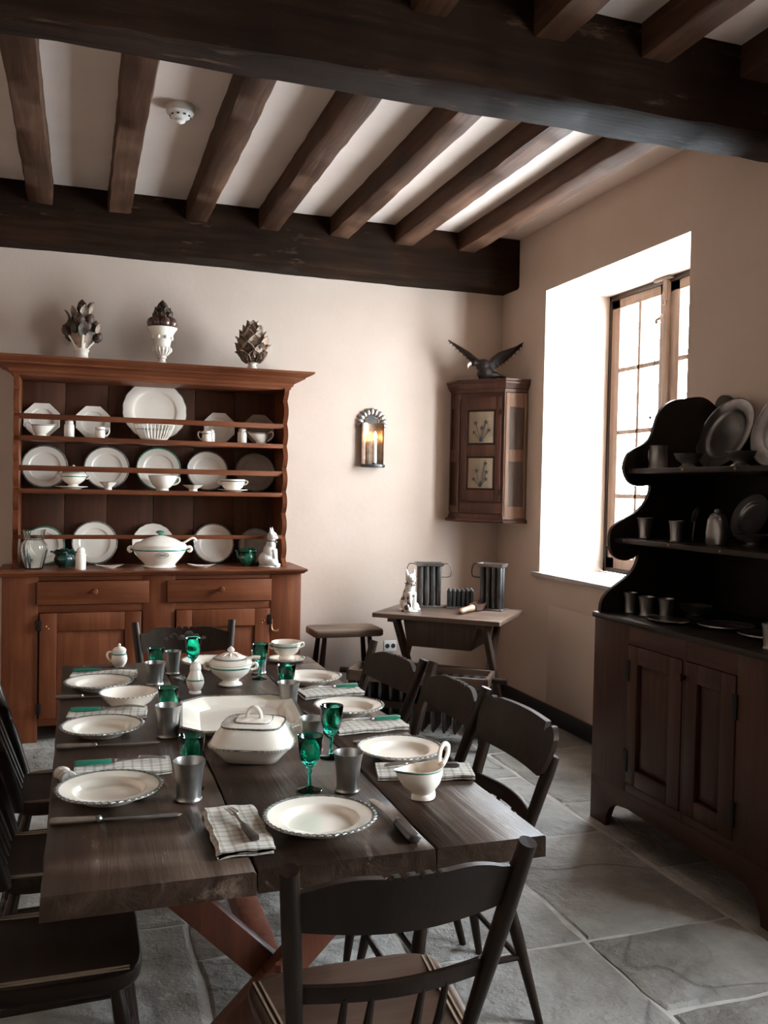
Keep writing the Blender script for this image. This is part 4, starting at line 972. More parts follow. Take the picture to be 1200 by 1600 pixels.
# oval cartouche and its letters follow the belly
def on_belly(x, z):
    prof = [(.125, .060), (.150, .100)]
    f = (z-.060)/.040; a = .125+.025*f; bb = a*.72
    return -bb*sqrt(max(.05, 1-(x/a)**2))
ovl = []
for i in range(41):
    a = 2*pi*i/40; x, z = .004+.037*cos(a), .079+.0165*sin(a); ovl.append((x, on_belly(x, z)-.0012, z))
part('oval_line', MB().tube(ovl, .0015, 6, cap=False), EDGE, b)
cu = bpy.data.curves.new('letters', 'FONT'); cu.body = 'GNG'; cu.size = .022; cu.extrude = .0007; cu.align_x = 'CENTER'; cu.align_y = 'CENTER'
to = bpy.data.objects.new('tmp', cu); COL.objects.link(to)
bpy.context.view_layer.update()
me = bpy.data.meshes.new_from_object(to.evaluated_get(bpy.context.evaluated_depsgraph_get()))
bpy.data.objects.remove(to)
for v in me.vertices:
    x, z = v.co.x+.004, v.co.y+.079; v.co = (x, on_belly(x, z)-.0012-v.co.z, z)
me.materials.clear(); me.materials.append(EDGE)
link('lettering', me, b)

# worktop pieces
t = thing('glass_jar', 'ribbed clear glass jar with ruffled rim at the left of the dresser worktop', 'jar', (-.247, 5.415, z0))
part('vessel', MB().lathe([(0, .004), (.044, 0), (.050, .006), (.064, .060), (.074, .110), (.070, .140), (.052, .165), (.050, .172), (.056, .180), (.058, .210), (.064, .224), (.061, .224), (.054, .208), (.052, .182), (.046, .172), (.048, .164), (.066, .138), (.070, .110), (.058, .058), (.045, .012), (0, .010)], 64, None, lambda a, r, z: 1+.022*cos(a*16)), CLEARG, t, 0, None, 60)
part('rim_bead', MB().lathe([(.052, .166), (.0555, .171), (.052, .176)], 64, None, lambda a, r, z: 1+.05*cos(a*18)), CLEARG, t)
def leafpot(label, x, y, m, r=.055, h=.09, spout=False, name='leaf_pot'):
    t = thing(name, label, 'pot', (x, y, z0))
    part('pot', MB().lathe([(0, .003), (r*.5, 0), (r*.55, .008), (r*.9, h*.3), (r, h*.55), (r*.85, h*.8), (r*.6, h*.9), (0, h*.92)], 30, None, lambda a, rr, z: 1+.05*cos(a*9)), m, t)
    src = None
    for ring, (rr, zz, tl, sc) in enumerate(((r*.82, h*.78, .5, 1), (r*.55, h*.88, .9, .8))):
        for i in range(8):
            a = 2*pi*i/8+ring*.4
            if src is None:
                lf = MB(); L = r*.62
                rings = [[(u*L, v*wd*.5*L, .10*L*sin(u*pi)+.0035*abs(v)*2) for v in (-1, -.5, 0, .5, 1)]+[(u*L, v*wd*.5*L, .10*L*sin(u*pi)+.0035*abs(v)*2+.003) for v in (1, .5, 0, -.5, -1)] for u, wd in ((0, .5), (.3, 1.1), (.6, 1.2), (.85, .7), (1, .08))]
                lf.loft(rings); src = part('leaf', lf, m, t); o = src
            else: o = link('leaf', src.data, t)
            o.location = (rr*cos(a), rr*sin(a), zz); o.rotation_euler = (0, -tl, a); o.scale = (sc,)*3
    if spout: part('spout', MB().tube([(-r*.8, 0, h*.45), (-r*1.15, 0, h*.6), (-r*1.25, 0, h*.85), (-r*1.5, 0, h*.98)], [.012, .010, .008, .007], 10), m, t)
    for s in (0, 1, 2): part('foot', MB().ball((r*.45*cos(s*2.1), r*.45*sin(s*2.1), .004), .008, 8, 6), m, t)
leafpot('very dark green leaf-shaped pot between glass jar and caster on the dresser', -.085, 5.50, MAJD, .058, .092)
leafpot('bright green cabbage-shaped teapot left of the white dresser cat', .982, 5.49, MAJ, .052, .098, True, 'cabbage_teapot')
def leafdish(label, x, y, rz):
    o = solo('leaf_dish', MB().loft([[(p[0], p[1], z+.010*(abs(p[0])/.08)**2) for p in sring(a, bq, 0, 2, 36)] for a, bq, z in ((.035, .018, 0), (.040, .022, .004), (.080, .040, .012), (.083, .042, .014), (.078, .038, .015), (.04, .02, .007), (.01, .005, .006))]), CREAM, label, 'dish', (x, y, z0), rz)
leafdish('flat white leaf dish left of the soup tureen on the dresser worktop', .165, 5.42, radians(10))
leafdish('flat white leaf dish right of the soup tureen on the dresser worktop', .690, 5.40, radians(-8))

# ---- ceramic cats
def remeshed(o, vox, it=6):
    m = o.modifiers.new('blend', 'REMESH'); m.mode = 'VOXEL'; m.voxel_size = vox; m.use_smooth_shade = True
    s = o.modifiers.new('soften', 'SMOOTH'); s.iterations = it; s.factor = .6
def cat(label, loc, rz, H, m, seated=True):
    t = thing('ceramic_cat', label, 'cat figure', loc, rz)
    k = H/.26; mb = MB()
    # front of the cat is +X
    for c, r in (((-.020, 0, .050), (.055, .048, .052)), ((.000, 0, .095), (.044, .040, .060)), ((.010, 0, .145), (.032, .032, .048)), ((.016, 0, .200), (.034, .033, .032)), ((.042, 0, .192), (.015, .018, .013)), ((.02, .035, .028), (.034, .018, .026)), ((.02, -.035, .028), (.034, .018, .026)), ((.050, .035, .012), (.020, .013, .010)), ((.050, -.035, .012), (.020, .013, .010)), ((.052, .014, .012), (.018, .011, .010)), ((.052, -.014, .012), (.018, .011, .010))):
        mb.ball([q*k for q in c], [q*k for q in r], 16, 10)
    for s in (-1, 1):
        mb.tube([(.030*k, s*.016*k, .115*k), (.040*k, s*.015*k, .06*k), (.044*k, s*.014*k, .012*k)], [.018*k, .012*k, .011*k], 10)
        mb.tube([(.012*k, s*.020*k, .218*k), (.010*k, s*.026*k, .240*k), (.010*k, s*.028*k, .262*k)], [.014*k, .009*k, .002*k], 8)
    mb.tube([(-.06*k, .01*k, .02*k), (-.05*k, .05*k, .014*k), (-.01*k, .062*k, .013*k), (.03*k, .056*k, .012*k)], [.014*k, .013*k, .012*k, .009*k], 8)
    b = part('body', mb, m, t, 0, None, 180); remeshed(b, .0032*k)
    part('base', MB().lathe([(0, 0), (.070*k, 0), (.072*k, .004*k), (.068*k, .010*k), (0, .011*k)], 32, TR(0, 0, 0) @ Matrix.Diagonal((1, .85, 1, 1))), m, t)
    for s in (-1, 1):
        part('eye', MB().ball((.046*k, s*.014*k, .205*k), .0042*k, 8, 6), BLACK, t)
    part('nose', MB().ball((.057*k, 0, .196*k), .0032*k, 8, 6), TERRA, t)
    part('collar', MB().lathe([(.0325*k, .166*k), (.036*k, .169*k), (.0335*k, .173*k)], 24, TR(.012*k, 0, 0)), TERRA, t)
    part('bow', MB().ball((.047*k, .008*k, .162*k), (.004*k, .009*k, .006*k), 8, 6).ball((.047*k, -.008*k, .162*k), (.004*k, .009*k, .006*k), 8, 6).ball((.048*k, 0, .162*k), .004*k, 8, 6), TERRA, t)
cat('white seated ceramic cat with red collar at the right end of the dresser worktop', (1.105, 5.43, z0), radians(-25), .245, CATM2)
cat('black-spotted white ceramic cat seated on the small corner table', (1.925, 5.155, .70), radians(-80), .26, CATM)

# ---- finials along the dresser cornice
zt = 2.150
LEAF = None
def scale_leaf_mb(L, w):
    rings = []
    for u, wd, lift in ((0, .55, 0), (.25, .95, .10), (.5, 1.0, .16), (.75, .68, .14), (.92, .26, .06), (1, .04, -.02)):
        rings.append([(u*L, v*w*wd/2, lift*L*.9-.18*w*wd*(v*v)) for v in (-1, -.5, 0, .5, 1)]+[(u*L, v*w*wd/2, lift*L*.9-.18*w*wd*(v*v)-.006) for v in (1, .5, 0, -.5, -1)])
    return MB().loft(rings)
t = thing('artichoke_finial', 'carved artichoke with overlapping pointed leaves on the right of the dresser cornice', 'finial', (.992, 5.50, zt))
part('pedestal', MB().lathe([(0, 0), (.052, 0), (.054, .008), (.040, .018), (.026, .032), (.024, .045), (.032, .052), (.032, .060), (.045, .072), (0, .078)], 32), CREAM, t)
part('core', MB().lathe([(0, .065), (.045, .072), (.078, .115), (.082, .16), (.070, .21), (.048, .26), (.020, .30), (0, .315)], 24), LEAFM, t)
src = None
for lev, (rr, zz, n, tilt, sc) in enumerate(((.030, .062, 7, 40, .92), (.050, .085, 7, 56, 1.0), (.056, .125, 7, 64, .98), (.050, .165, 7, 70, .88), (.038, .205, 6, 74, .78), (.020, .240, 5, 80, .72))):
    for i in range(n):
        a = 2*pi*(i+.5*(lev % 2))/n+.2
        if src is None: src = part('leaf', scale_leaf_mb(.105, .090), LEAFM, t, 0, None, 40); o = src
        else: o = link('leaf', src.data, t)
        o.location = (rr*cos(a), rr*sin(a), zz); o.rotation_euler = (0, -radians(tilt), a); o.scale = (sc,)*3
t = thing('urn_finial', 'white fluted urn of dark fruit topped by a cone on the dresser cornice', 'urn', (.452, 5.50, zt))
u = part('urn', MB().lathe([(0, 0), (.046, 0), (.048, .008), (.034, .018), (.022, .030), (.022, .044), (.028, .050), (.026, .060), (.034, .068), (.048, .084), (.052, .100), (.050, .116), (.046, .120), (.054, .160), (.070, .200), (.086, .222), (.088, .228), (.082, .230), (0, .225)], 40), CREAM, t)
for i in range(16):
    a = 2*pi*i/16; part('flute', MB().tube([(.034*cos(a), .034*sin(a), .070), (.052*cos(a), .052*sin(a), .092), (.053*cos(a), .053*sin(a), .112)], [.004, .006, .004], 6), CREAM, u)
for i in range(8):
    a = 2*pi*i/8+.3; part('relief', MB().ball((.058*cos(a), .058*sin(a), .170), (.012, .012, .012), 8, 6), CREAM, u)
part('rim_band', MB().lathe([(.085, .226), (.0895, .230), (.085, .236), (.07, .236)], 40), TERRA, t)
for i in range(8):
    a = 2*pi*i/8+.15; r = (.034, .028, .032, .036)[i % 4]
    part('fruit', MB().ball((.058*cos(a), .058*sin(a), .254), (r, r, r*1.05), 14, 10), TERRA, t)
part('cone', MB().lathe([(.03, .235), (.050, .260), (.054, .300), (.045, .335), (.022, .374), (0, .396)], 18), LEAFD, t)
src2 = None
for lev, (rr, zz, n, tl, sc) in enumerate(((.048, .262, 6, 82, .55), (.050, .285, 4, 62, .45), (.046, .300, 6, 94, .55), (.034, .330, 5, 104, .42))):
    for i in range(n):
        a = 2*pi*(i+.5*(lev % 2))/n
        if src2 is None: src2 = part('leaf', scale_leaf_mb(.095, .080), LEAFD, t, 0, None, 40); o = src2
        else: o = link('leaf', src2.data, t)
        o.location = (rr*cos(a), rr*sin(a), zz); o.rotation_euler = (0, -radians(tl), a); o.scale = (sc,)*3
t = thing('bouquet_finial', 'dark bunch of buds on splayed pale stalks at the left of the dresser cornice', 'finial', (-.002, 5.50, zt))
part('pedestal', MB().lathe([(0, 0), (.046, 0), (.048, .010), (.038, .026), (.036, .050), (.044, .064), (.040, .075), (0, .08)], 28), CREAM, t)
r_ = random.Random(5); src3 = lfsrc = None
for i in range(30):
    lev = i/29; a = i*2.4; top = .13+.16*lev; rr = .088*(1-.78*max(0, lev-.15)) if lev > .15 else .082
    p = (rr*cos(a), rr*sin(a), top+r_.uniform(-.01, .01))
    if i % 2 == 0: part('stalk', MB().tube([(.022*cos(a), .022*sin(a), .06), (rr*.55*cos(a), rr*.55*sin(a), .06+(top-.06)*.5), (p[0], p[1], p[2])], [.008, .007, .006], 6), CREAM if i < 14 else LEAFM, t)
    if i % 3 == 2:
        if lfsrc is None: lfsrc = part('leaf', scale_leaf_mb(.075, .05), LEAFM, t, 0, None, 40); o = lfsrc
        else: o = link('leaf', lfsrc.data, t)
    elif src3 is None:
        mb = MB().lathe([(0, -.022), (.018, -.012), (.026, .008), (.020, .028), (.006, .042), (0, .046)], 9); src3 = part('bud', mb, LEAFD, t); o = src3
    else: o = link('bud', src3.data, t)
    o.location = p; o.rotation_euler = (0, .55*(1-lev), a) if i % 3 != 2 else (0, -1.1, a); q = r_.uniform(.8, 1.15); o.scale = (q, q, q)
part('core', MB().lathe([(0, .07), (.030, .08), (.062, .14), (.066, .19), (.045, .25), (.018, .295), (0, .30)], 14), LEAFM, t)
o = link('bud', src3.data, t); o.location = (0, 0, .305); o.scale = (1.1, 1.1, 1.2)
# ================================================================== WALL SCONCE
SCON = plain('browned_tin', (.20, .13, .09), .38, .85, .5, 0, .3, 30)
t = thing('candle_sconce', 'tin wall sconce with scalloped crown and lit candle on the back wall', 'sconce', (1.857, YB, 1.60))
# half-round tin trough against the wall
trough = []
for k, z in enumerate((.0, .10, .20, .29)):
    trough.append([(.080*cos(a), -.004-.026*sin(a)*(-1)*0-.030*(1-sin(a))*0-(.030-.030*sin(a)), z) for a in [pi*i/16 for i in range(17)]]+[(.077*cos(a), -.006-(.030-.030*sin(a)), z) for a in [pi*(16-i)/16 for i in range(17)]])
bk = part('back_plate', MB().loft(trough), SCON, t, 0, None, 60)
part('arch_panel', MB().prism([(.078*cos(pi*i/20), .075*sin(pi*i/20)) for i in range(21)], 'y', -.008, -.002, TR(0, 0, .285)), TIN, t)
src = None
for i in range(11):
    a = pi*(i-.35)/(10-.7); mb = None
    if src is None: src = part('lobe', MB().ball((0, 0, 0), (.0155, .008, .024), 12, 8), PEWTER, t); o = src
    else: o = link('lobe', src.data, t)
    o.location = (.086*cos(a), -.012, .285+.082*sin(a)); o.rotation_euler = (0, pi/2-a, 0)
for s in (-1, 1): part('side_strip', MB().tube([(s*.046, -.010, .01), (s*.046, -.010, .29)]+([(s*.046*cos(b), -.010, .29+.042*sin(b)) for b in (.4, .8, 1.2)]), .0022, 6), STEEL, t)
part('tray', MB().lathe([(0, 0), (.080, 0), (.086, .004), (.086, .020), (.083, .020), (.080, .006), (0, .006)], 32, TR(0, -.045, -.01) @ Matrix.Diagonal((1, .5, 1, 1))), TIN, t)
part('socket', MB().lathe([(.017, .0), (.018, .022), (.014, .022), (.014, .002)], 20, TR(.012, -.052, -.002)), TIN, t)
part('candle', MB().lathe([(0, 0), (.0125, 0), (.0125, .165), (.010, .170), (0, .170)], 20, TR(.012, -.052, .002)), WAX, t)
part('flame_bulb', MB().lathe([(0, 0), (.006, .002), (.0125, .018), (.012, .030), (.006, .048), (.001, .060)], 16, TR(.012, -.052, .172)), FLAME, t)
ll = bpy.data.lights.new('candle_light', 'POINT'); ll.energy = .35; ll.color = (1, .55, .22); ll.shadow_soft_size = .012
lo = bpy.data.objects.new('candle_light', ll); COL.objects.link(lo); lo.parent = t; lo.location = (.012, -.085, .205)

# ================================================================== CORNER CABINET + EAGLE
O = (2.62, 5.57, 1.235)
t = thing('corner_cabinet', 'small hanging corner cabinet with two flower-painted panels in its door', 'cabinet', O)
AX, AY, BX, BY = 2.44, 5.60, 2.652, 5.362      # front-left and front-right corners of the body
def plan(o=0.0):
    d = Vector((BX-AX, BY-AY)).normalized(); n = Vector((d.y, -d.x))
    return [(AX-o, YB-.004), (AX-o, AY-o*.42), (BX-o*.42, BY-o), (XR-.004, BY-o), (XR-.004, YB-.004)]
part('body', MB().prism(plan(), 'z', 1.25, 2.18), CORN_Z, t, .002, O)
part('cornice', MB().loft([[(x, y, z) for x, y in plan(o)] for o, z in ((.0, 2.10), (.006, 2.105), (.008, 2.125), (.016, 2.13), (.03, 2.155), (.034, 2.16), (.034, 2.172), (.042, 2.178), (.042, 2.19))]), CORN_Z, t, 0, O, 25)
part('base_moulding', MB().loft([[(x, y, z) for x, y in plan(o)] for o, z in ((.030, 1.235), (.034, 1.245), (.026, 1.256), (.012, 1.262), (.004, 1.29), (0, 1.295))]), CORN_Z, t, 0, O, 25)
d = Vector((BX-AX, BY-AY, 0)); Lf = d.length; ang = math.atan2(d.y, d.x)
F = Matrix.Translation((AX, AY, 0)) @ Matrix.Rotation(ang, 4, 'Z')      # local x along the front, -y outwards
m = .022
def frame(x0, x1, z0, z1, holes, y0, y1, M):
    """board with rectangular holes stacked vertically"""
    mb = MB(); xa, xb = holes[0][0], holes[0][1]
    mb.box(x0, xa, y0, y1, z0, z1, M).box(xb, x1, y0, y1, z0, z1, M); z = z0
    for h in holes: mb.box(xa, xb, y0, y1, z, h[2], M); z = h[3]
    mb.box(xa, xb, y0, y1, z, z1, M); return mb
c0 = Lf/2-.003; tw = .090
dr = part('door', frame(m, Lf-m, 1.375, 2.075, [(c0-tw-.012, c0+tw+.012, 1.452, 1.679), (c0-tw-.012, c0+tw+.012, 1.755, 1.989)], -.014, -.001, F), CORN_Z, t, .002, O)
part('lower_board', MB().box(.004, Lf-.004, -.006, -.001, 1.295, 1.368, F), CORN_Z, t, .002, O)
rf = random.Random(3)
for za, zb, fl in ((1.465, 1.666, 1), (1.768, 1.976, 0)):
    tl = part('painted_panel', MB().box(c0-tw, c0+tw, -.012, -.002, za, zb, F), TILE, dr, .002, O)
    part('panel_frame', frame(c0-tw-.013, c0+tw+.013, za-.009, zb+.009, [(c0-tw, c0+tw, za, zb)], -.013, -.002, F), BLACKW_Z, dr, .001, O)
    # painted sprig: stems, leaves, star flowers, all thin paint
    cx, zc = c0, (za+zb)/2; H_ = zb-za
    heads = [(-.042, .14), (.036, .16), (-.052, -.16), (.056, -.10), (.004, -.02)] if not fl else [(.036, .32), (-.026, .08), (.044, .04), (-.048, -.20), (.040, -.20)]
    for hx, hz in heads:
        sx = cx+hx; sz = zc+hz*H_
        part('stem', MB().tube([F @ Vector((cx+(.002 if hx > 0 else -.002), -.0125, za+.010)), F @ Vector((cx+hx*.5, -.0125, (za+sz)/2+.004)), F @ Vector((sx, -.0125, sz))], .0022, 5), PAINT, tl, 0, O)
        star = []
        for q in range(10):
            a = q*pi/5+.3; rr = .020 if q % 2 == 0 else .006; star.append((sx+rr*cos(a), sz+rr*sin(a)))
        part('flower', MB().prism(star, 'y', -.0135, -.0115, F), PAINT, tl, 0, O)
    part('leaf', MB().prism([(cx-.014, za+.012), (cx, za+.006), (cx+.014, za+.012), (cx+.006, za+.035), (cx, za+.05), (cx-.006, za+.035)], 'y', -.0135, -.0115, F), PAINT, tl, 0, O)
for z in (1.44, 1.97): part('hinge', MB().tube([F @ Vector((Lf-.016, -.017, z-.02)), F @ Vector((Lf-.016, -.017, z+.02))], .004, 8), IRON, dr, 0, O)
part('key_plate', MB().tube([F @ Vector((.040, -.015, 1.84)), F @ Vector((.036, -.024, 1.83)), F @ Vector((.040, -.024, 1.81)), F @ Vector((.044, -.016, 1.80))], .0035, 8), IRON, dr, 0, O)
part('corner_strip', MB().tube([(BX-.002, BY-.002, 1.25), (BX-.002, BY-.002, 2.12)], .005, 8), CORN_R, t, 0, O)  # edge highlight painted as a strip of the lighter wood
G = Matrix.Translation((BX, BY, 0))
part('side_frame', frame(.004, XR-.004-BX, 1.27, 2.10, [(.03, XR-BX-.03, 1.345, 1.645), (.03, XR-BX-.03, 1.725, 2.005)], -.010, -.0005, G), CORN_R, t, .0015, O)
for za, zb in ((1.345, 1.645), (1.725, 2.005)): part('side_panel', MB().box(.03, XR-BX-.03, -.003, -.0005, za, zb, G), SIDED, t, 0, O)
G2 = Matrix.Translation((AX, YB-.004, 0)) @ Matrix.Rotation(-pi/2, 4, 'Z')
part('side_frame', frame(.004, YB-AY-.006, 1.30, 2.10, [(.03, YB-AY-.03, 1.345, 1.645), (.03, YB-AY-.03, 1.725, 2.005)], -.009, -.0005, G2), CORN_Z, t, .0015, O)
# eagle
t = thing('carved_eagle', 'dark carved eagle with raised wings on top of the corner cabinet', 'eagle', (2.565, 5.50, 2.19), radians(-15))
mb = MB()
for c, r in (((0, 0, .050), (.056, .046, .055)), ((-.012, 0, .095), (.052, .044, .048)), ((-.048, -.006, .112), (.030, .026, .026)), ((-.078, -.012, .112), (.025, .022, .022)), ((.035, 0, .035), (.065, .038, .03))): mb.ball(c, r, 16, 10)
mb.tube([(.03, 0, .04), (.10, 0, .030), (.165, 0, .014)], [.034, .026, .014], 10, flat=.5)
b = part('body', mb, EAGLE, t, 0, None, 180); remeshed(b, .004, 4)
part('beak', MB().tube([(-.094, -.014, .110), (-.112, -.016, .104), (-.119, -.017, .088), (-.116, -.017, .070)], [.011, .010, .006, .001], 8), WAX, t)
part('perch', MB().lathe([(0, 0), (.050, 0), (.052, .006), (.036, .014), (0, .02)], 20), EAGLE, t)
def wing(pts_up, pts_lo, s):
    rings = []
    for (a, b_) in zip(pts_up, pts_lo):
        A, B_ = Vector(a), Vector(b_); mid = A.lerp(B_, .4)+Vector((0, -.012, 0)); w_ = Vector((0, .006, 0))
        rings.append([tuple(A-w_), tuple(mid-w_), tuple(B_-w_*.5), tuple(B_+w_*.5), tuple(mid+w_), tuple(A+w_)])
    return MB().loft(rings)
upL = [(-.010, 0, .110), (-.060, .01, .150), (-.110, .015, .190), (-.165, .02, .222), (-.215, .02, .248), (-.248, .02, .264)]
loL = [(-.025, 0, .065), (-.072, .01, .100), (-.120, .015, .146), (-.170, .02, .190), (-.216, .02, .232), (-.252, .02, .262)]
upR = [(.010, 0, .110), (.045, .02, .155), (.090, .03, .192), (.150, .035, .214), (.215, .03, .240), (.262, .03, .268)]
loR = [(.050, 0, .065), (.088, .02, .092), (.132, .03, .124), (.182, .035, .168), (.230, .03, .218), (.266, .03, .264)]
for nm, U_, L_, s in (('wing', upL, loL, -1), ('wing', upR, loR, 1)):
    w_ = part(nm, wing(U_, L_, s), EAGLE, t, 0, None, 60)
    for i in range(1, 5):
        for q in (.0, .5):
            p0 = Vector(U_[i]).lerp(Vector(U_[min(i+1, 5)]), q).lerp(Vector(L_[i]).lerp(Vector(L_[min(i+1, 5)]), q), .35); p1 = Vector(L_[i]).lerp(Vector(L_[min(i+1, 5)]), q)+Vector((s*.006, 0, -.009))
            part('feather', MB().tube([p0+Vector((0, -.010, 0)), p0.lerp(p1, .5)+Vector((0, -.009, 0)), p1], [.006, .008, .003], 6, flat=.5), EAGLE, w_)

# ================================================================== CORNER TABLE AND WHAT STANDS ON IT
ra = math.atan2(-.51, .60)
C0 = Vector((2.165, 5.085, 0))
t = thing('sawbuck_side_table', 'small dark sawbuck table with box drawer standing across the room corner', 'side table', tuple(C0), ra)
part('top', MB().box(-.395, .395, -.295, .295, .672, .70), SIDET, t, .004)
part('drawer_box', MB().prism([(-.23, .672), (.25, .672), (.20, .50), (-.20, .50)], 'y', -.20, .18), SIDED, t, .004)
for x in (-.275, .275):
    for s in (-1, 1):
        a = Vector((x+s*.012, -s*.24, .675)); b_ = Vector((x+s*.012, s*.24, 0)); dd = (b_-a).normalized(); p = Vector((0, dd.z, -dd.y))*.034
        q = [a+p, b_+p, b_-p, a-p]
        part('leg', MB().prism([(v.y, min(max(v.z, 0), .672)) for v in q], 'x', x+s*.018-.016, x+s*.018+.016), SIDED, t, .003)
    part('cleat', MB().box(x-.03, x+.03, -.27, .27, .648, .673), SIDED, t, .003)
part('stretcher', MB().box(-.275, .275, -.025, .025, .31, .36), SIDED, t, .003)
def candle_mould(label, loc, rz, nx, ny, r, h, px, py, hand, m=TIN, tip=False):
    t = thing('candle_mould', label, 'candle mould', loc, rz)
    w, d_ = nx*px, ny*py
    part('base_tray', MB().loft([[(x*sx, y*sy, z) for x, y in ((-1, -1), (1, -1), (1, 1), (-1, 1))] for sx, sy, z in ((w/2+.014, d_/2+.014, 0), (w/2+.014, d_/2+.014, .010), (w/2+.010, d_/2+.010, .012), (w/2+.006, d_/2+.006, .008))]), PEWTERD, t, .001)
    src = None
    for i in range(nx):
        for j in range(ny):
            p = (-w/2+px*(i+.5), -d_/2+py*(j+.5), .008)
            if src is None: src = part('tube', MB().lathe([(0, 0), (r*.85, 0), (r*.9, .005), (r, h*.95), (r, h-.008), (r*.35, h+.006) if tip else (r, h-.007), (0, h+.014) if tip else (0, h-.007)], 14), m, t); src.location = p
            else: again('tube', src, t, p)
            if tip: again('tip', part('tip', MB().tube([(0, 0, 0), (0, 0, .010)], [.006, .003], 6), STEEL, t), t, (p[0], p[1], h+.016)) if False else None
    if not tip:
        part('top_tray', MB().loft([[(x*sx, y*sy, z) for x, y in ((-1, -1), (1, -1), (1, 1), (-1, 1))] for sx, sy, z in ((w/2+.004, d_/2+.004, h-.004), (w/2+.010, d_/2+.012, h+.016), (w/2+.011, d_/2+.013, h+.019), (w/2+.008, d_/2+.010, h+.018), (w/2, d_/2, h+.002))]), PEWTERD, t, .001)
        for s in hand: part('handle', MB().tube([(s*(w/2+.015), 0, h+.008), (s*(w/2+.045), 0, h+.010), (s*(w/2+.062), 0, h-.020), (s*(w/2+.058), 0, h-.070), (s*(w/2+.0), 0, h-.075)], .0028 if len(hand) > 1 else .005, 6), TIN, t)
    return t
candle_mould('tin candle mould with wire loop handles behind the spotted cat', (2.118, 5.315, .70), radians(-12), 4, 2, .0165, .265, .040, .040, (-1, 1))
candle_mould('tall tin candle mould with strap handle at the right of the corner table', (2.458, 5.095, .70), radians(-48), 4, 2, .0165, .275, .038, .040, (-1,))
candle_mould('short pewter block of pointed candle tubes in the middle of the corner table', (2.300, 5.225, .70), radians(-10), 6, 2, .0125, .105, .029, .030, (), TIN, True)
t = thing('wooden_scoop', 'brown horn-shaped wooden scoop lying on the corner table', 'scoop', (2.30, 5.03, .70), radians(38))
part('grip', MB().tube([(-.165, 0, .012), (-.15, 0, .020), (-.08, 0, .024), (-.01, 0, .026)], [.008, .018, .017, .022], 12), HORN, t)
part('bowl', MB().loft([sring(.018, .014, 0, 2, 24, .06), sring(.045, .030, .006, 2, 24, .06), sring(.075, .042, .034, 2, 24, .065), [(p[0]+.02*max(0, (p[0]-.065)/.08), p[1], p[2]+.018*max(0, (p[0]-.065)/.08)) for p in sring(.080, .044, .046, 2, 24, .065)], sring(.072, .038, .044, 2, 24, .065), sring(.04, .02, .014, 2, 24, .06)]), TERRA, t)

# stool
t = thing('plank_stool', 'low worn plank stool with splayed black legs against the back wall', 'stool', (1.612, 5.50, 0))
rings = []; r_ = random.Random(9)
out = [(-.225, -.10), (-.20, -.128), (0, -.13), (.21, -.128), (.228, -.11), (.222, .10), (.19, .13), (0, .128), (-.20, .13), (-.228, .09)]
part('seat', MB().loft([[(x*s+r_.uniform(-.003, .003), y*s+r_.uniform(-.003, .003), z) for x, y in out] for s, z in ((.97, .510), (1, .516), (1.01, .54), (1, .552), (.97, .556))]), STOOLW, t, 0, None, 50)
for sx in (-1, 1):
    for sy in (-1, 1): part('leg', MB().tube([(sx*.145, sy*.075, .53), (sx*.165, sy*.085, .34), (sx*.205, sy*.11, 0)], [.014, .018, .013], 10), BLACKW_Z, t)
part('stretcher', MB().tube([(-.185, -.10, .17), (.185, -.10, .17)], .010, 8), BLACKW_Z, t)

# floor-standing candle mould frame
t = thing('standing_candle_mould', 'floor-standing wooden frame of hanging candle tubes before the corner table', 'candle mould', (1.875, 4.80, 0), radians(-34))
Lm, Wm = .82, .27
tr = MB().box(-Lm/2, Lm/2, -Wm/2, -Wm/2+.02, .345, .405).box(-Lm/2, Lm/2, Wm/2-.02, Wm/2, .345, .405).box(-Lm/2, -Lm/2+.02, -Wm/2, Wm/2, .345, .405).box(Lm/2-.02, Lm/2, -Wm/2, Wm/2, .345, .405)
part('tray_frame', tr, SIDET, t, .002)
part('tray_bed', MB().box(-Lm/2+.018, Lm/2-.018, -Wm/2+.018, Wm/2-.018, .352, .372), PEWTERD, t)
src = src2_ = None
for i in range(12):
    for j in range(4):
        p = (-Lm/2+.065+i*.063, -Wm/2+.055+j*.053, 0)
        if src is None:
            src = part('tube', MB().lathe([(0, .07), (.006, .072), (.013, .09), (.016, .352), (0, .352)], 10), TIN, t); src.location = p
            src2_ = part('hole', MB().lathe([(0, .3725), (.017, .3725), (.018, .376), (.0, .376)], 12), BLACK, t); src2_.location = p
        else: again('tube', src, t, p); again('hole', src2_, t, p)
for sx in (-1, 1):
    for sy in (-1, 1): part('leg', MB().box(sx*(Lm/2-.03)-.02, sx*(Lm/2-.03)+.02, sy*(Wm/2-.022)-.018, sy*(Wm/2-.022)+.018, 0, .35), BLACKW_Z, t, .004)
    part('handle', MB().tube([(sx*Lm/2, .02, .37), (sx*(Lm/2+.085), .02, .37)], .018, 10), BLACKW_Z, t)
for sy in (-1, 1): part('rail', MB().box(-Lm/2+.03, Lm/2-.03, sy*(Wm/2-.022)-.012, sy*(Wm/2-.022)+.012, .20, .24), BLACKW_Z, t, .003)

